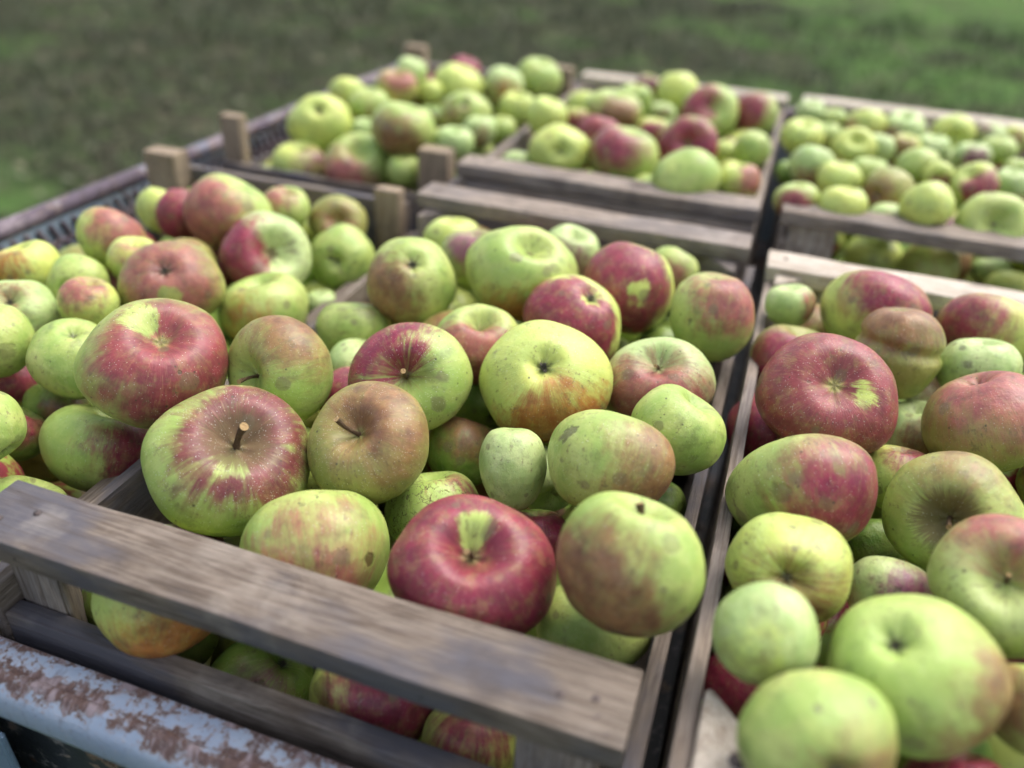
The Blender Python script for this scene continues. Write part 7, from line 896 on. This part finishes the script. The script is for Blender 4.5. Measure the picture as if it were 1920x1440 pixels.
["C0",[-0.3033,0.2419,0.0035],0.0396,[-0.4136,0.8336,-0.2643,-0.2533],["Y","B",0.6,[-0.36,-0.47,-0.76]],"green apple in the top layer of the left crate just outside the photographed part","green apples outside the photographed part of the left crate"],
["C5",[0.7459,0.8884,0.0079],0.0331,[-0.3281,0.0894,0.8398,0.4231],["D","B",9.0,[0.45,0.48,-0.71]],"green apple in the top layer of the back right crate just outside the photographed part","green apples outside the photographed part of the back right crate"],
["C0",[-0.322,0.129,0.007],0.0383,[0.0476,0.8688,-0.4506,-0.1996],["D","B",9.0,[0.07,0.26,-0.93]],"green apple in the top layer of the left crate just outside the photographed part","green apples outside the photographed part of the left crate"],
["C0",[-0.1637,0.0869,0.0048],0.0382,[0.0029,0.0501,0.9332,-0.3557],["P","R",-0.3,[-0.26,-0.8,-0.48]],"red apple in the top layer of the left crate just outside the photographed part","red apples outside the photographed part of the left crate"],
["C2",[0.7071,0.3198,-0.0008],0.037,[-0.1664,-0.0695,0.7643,0.6192],["Y","B",0.6,[0.06,0.83,-0.51]],"green apple in the top layer of the right crate just outside the photographed part","green apples outside the photographed part of the right crate"],
["C5",[0.7832,1.1168,0.0038],0.0302,[-0.0731,0.2136,0.87,0.4383],["P","B",9.0,[0.01,0.59,-0.77]],"green apple in the top layer of the back right crate just outside the photographed part","green apples outside the photographed part of the back right crate"],
["C2",[0.6399,0.1892,0.0062],0.0308,[0.7141,-0.5093,-0.4732,-0.0828],["Y","B",9.0,[0.68,-0.6,-0.33]],"green apple in the top layer of the right crate just outside the photographed part","green apples outside the photographed part of the right crate"]
]
''')
SH = [apple_mesh(900+i, .80+.03*i, False)[0] for i in range(6)]
for i, (cr, loc, rad, q, p, label, g) in enumerate(FILL):
    o = bpy.data.objects.new('apple', SH[i % 6]); C.objects.link(o)
    o.location = (loc[0], loc[1], loc[2]+GZ); o.rotation_mode = 'QUATERNION'; o.rotation_quaternion = q; o.scale = (rad, rad, rad)
    skin(o, [i*1.7, p[0], p[1], [p[2], .3, .4], p[3], [-1, .1, 0], [0, 0, 1], [0, 0, 1], [.01, 0, 0], [0, 0, 1], [.01, 0, 0], [.1, .07, .03], .2])
    tag(o, label, 'apple', g)

# everything further down: the several hundred apples that fill the crates below those, as one mass
def heap():
    import numpy as np
    t = NT('deep_apple_skin'); g = t.n('ShaderNodeNewGeometry').outputs['Random Per Island']; P = t.obj(); f = t.noise(P, 45., 4, .6); f2 = t.noise(P, 130., 4, .7)
    col = t.mix(g, (.22, .36, .06), (.44, .46, .11))
    red = t.math('MULTIPLY', t.ss(t.math('FRACT', t.math('MULTIPLY', g, 7.3)), .55, .9), t.ss(f, .40, .56))
    col = t.mix(red, col, (.25, .03, .045)); col = t.mix(t.ss(f2, .58, .70, 0., .5), col, (.13, .10, .05))
    m = t.fin(col, .42, .4)
    rng = np.random.default_rng(3)
    Q = np.array([a[1] for a in APPLES] + [a[1] for a in FILL]); QR = np.array([a[2] for a in APPLES] + [a[2] for a in FILL])
    A, B = 22, 14; base, _, _ = apple_mesh(777, .86, False)
    src = []; fc = []
    for j in range(1, B):
        th = math.pi*j/B
        for i in range(A):
            ph = 6.28318*i/A; rho = math.sin(th)**.9; z = math.cos(th)*.86; z -= (.34*math.exp(-(rho/.38)**2*1.35) if z > 0 else -.2*math.exp(-(rho/.27)**2*1.3))
            src.append((rho*math.cos(ph)*(1+.03*math.cos(3*ph)), rho*math.sin(ph), z))
    src += [(0, 0, .50), (0, 0, -.66)]; T0 = (B-1)*A
    for i in range(A): fc.append((T0, i, (i+1) % A)); fc.append((T0+1, (B-2)*A+(i+1) % A, (B-2)*A+i))
    for j in range(B-2):
        for i in range(A): fc.append((j*A+i, (j+1)*A+i, (j+1)*A+(i+1) % A, j*A+(i+1) % A))
    src = np.array(src); V = []; F = []; n = 0
    for x0, x1, y0, y1 in ((-.40, -.012, -.03, .66), (0, .40, 0, .69), (.4236, .825, -.016, .653), (-.41, -.018, .79, 1.485), (0, .40, .777, 1.467), (.43, .83, .79, 1.485)):
        for k in range(9000):
            r = (.040, .036, .032, .028)[min(3, k//2200)]; p = np.array([rng.uniform(x0+.013+r, x1-.013-r), rng.uniform(y0+.016+r, y1-.016-r), rng.uniform(-.30+r*.8, -.050)])
            if x0 < -.3 and p[0] < -.3 and p[2] > -.085: continue
            if (min(p[0]-x0, x1-p[0]) + min(p[1]-y0, y1-p[1])) < .062 + r*1.35: continue
            if y0 == 0 and p[1] < .075+r and p[2]+r > -.075: continue
            if (np.linalg.norm(Q-p, axis=1) < (QR+r)*.90).any(): continue
            Q = np.vstack([Q, p]); QR = np.append(QR, r)
            qt = Quaternion([float(v) for v in rng.normal(size=4)]).normalized().to_matrix(); M3 = np.array(qt)
            V.append(src@M3.T*r + p + np.array([0, 0, GZ])); F += [tuple(i+n for i in f_) for f_ in fc]; n += len(src)
    me = bpy.data.meshes.new('buried_apples'); me.from_pydata(np.vstack(V).tolist(), [], F)
    tag(link('buried_apples', me, m), 'mass of apples filling the crates beneath the top layers', 'apples', kind='stuff')
heap()
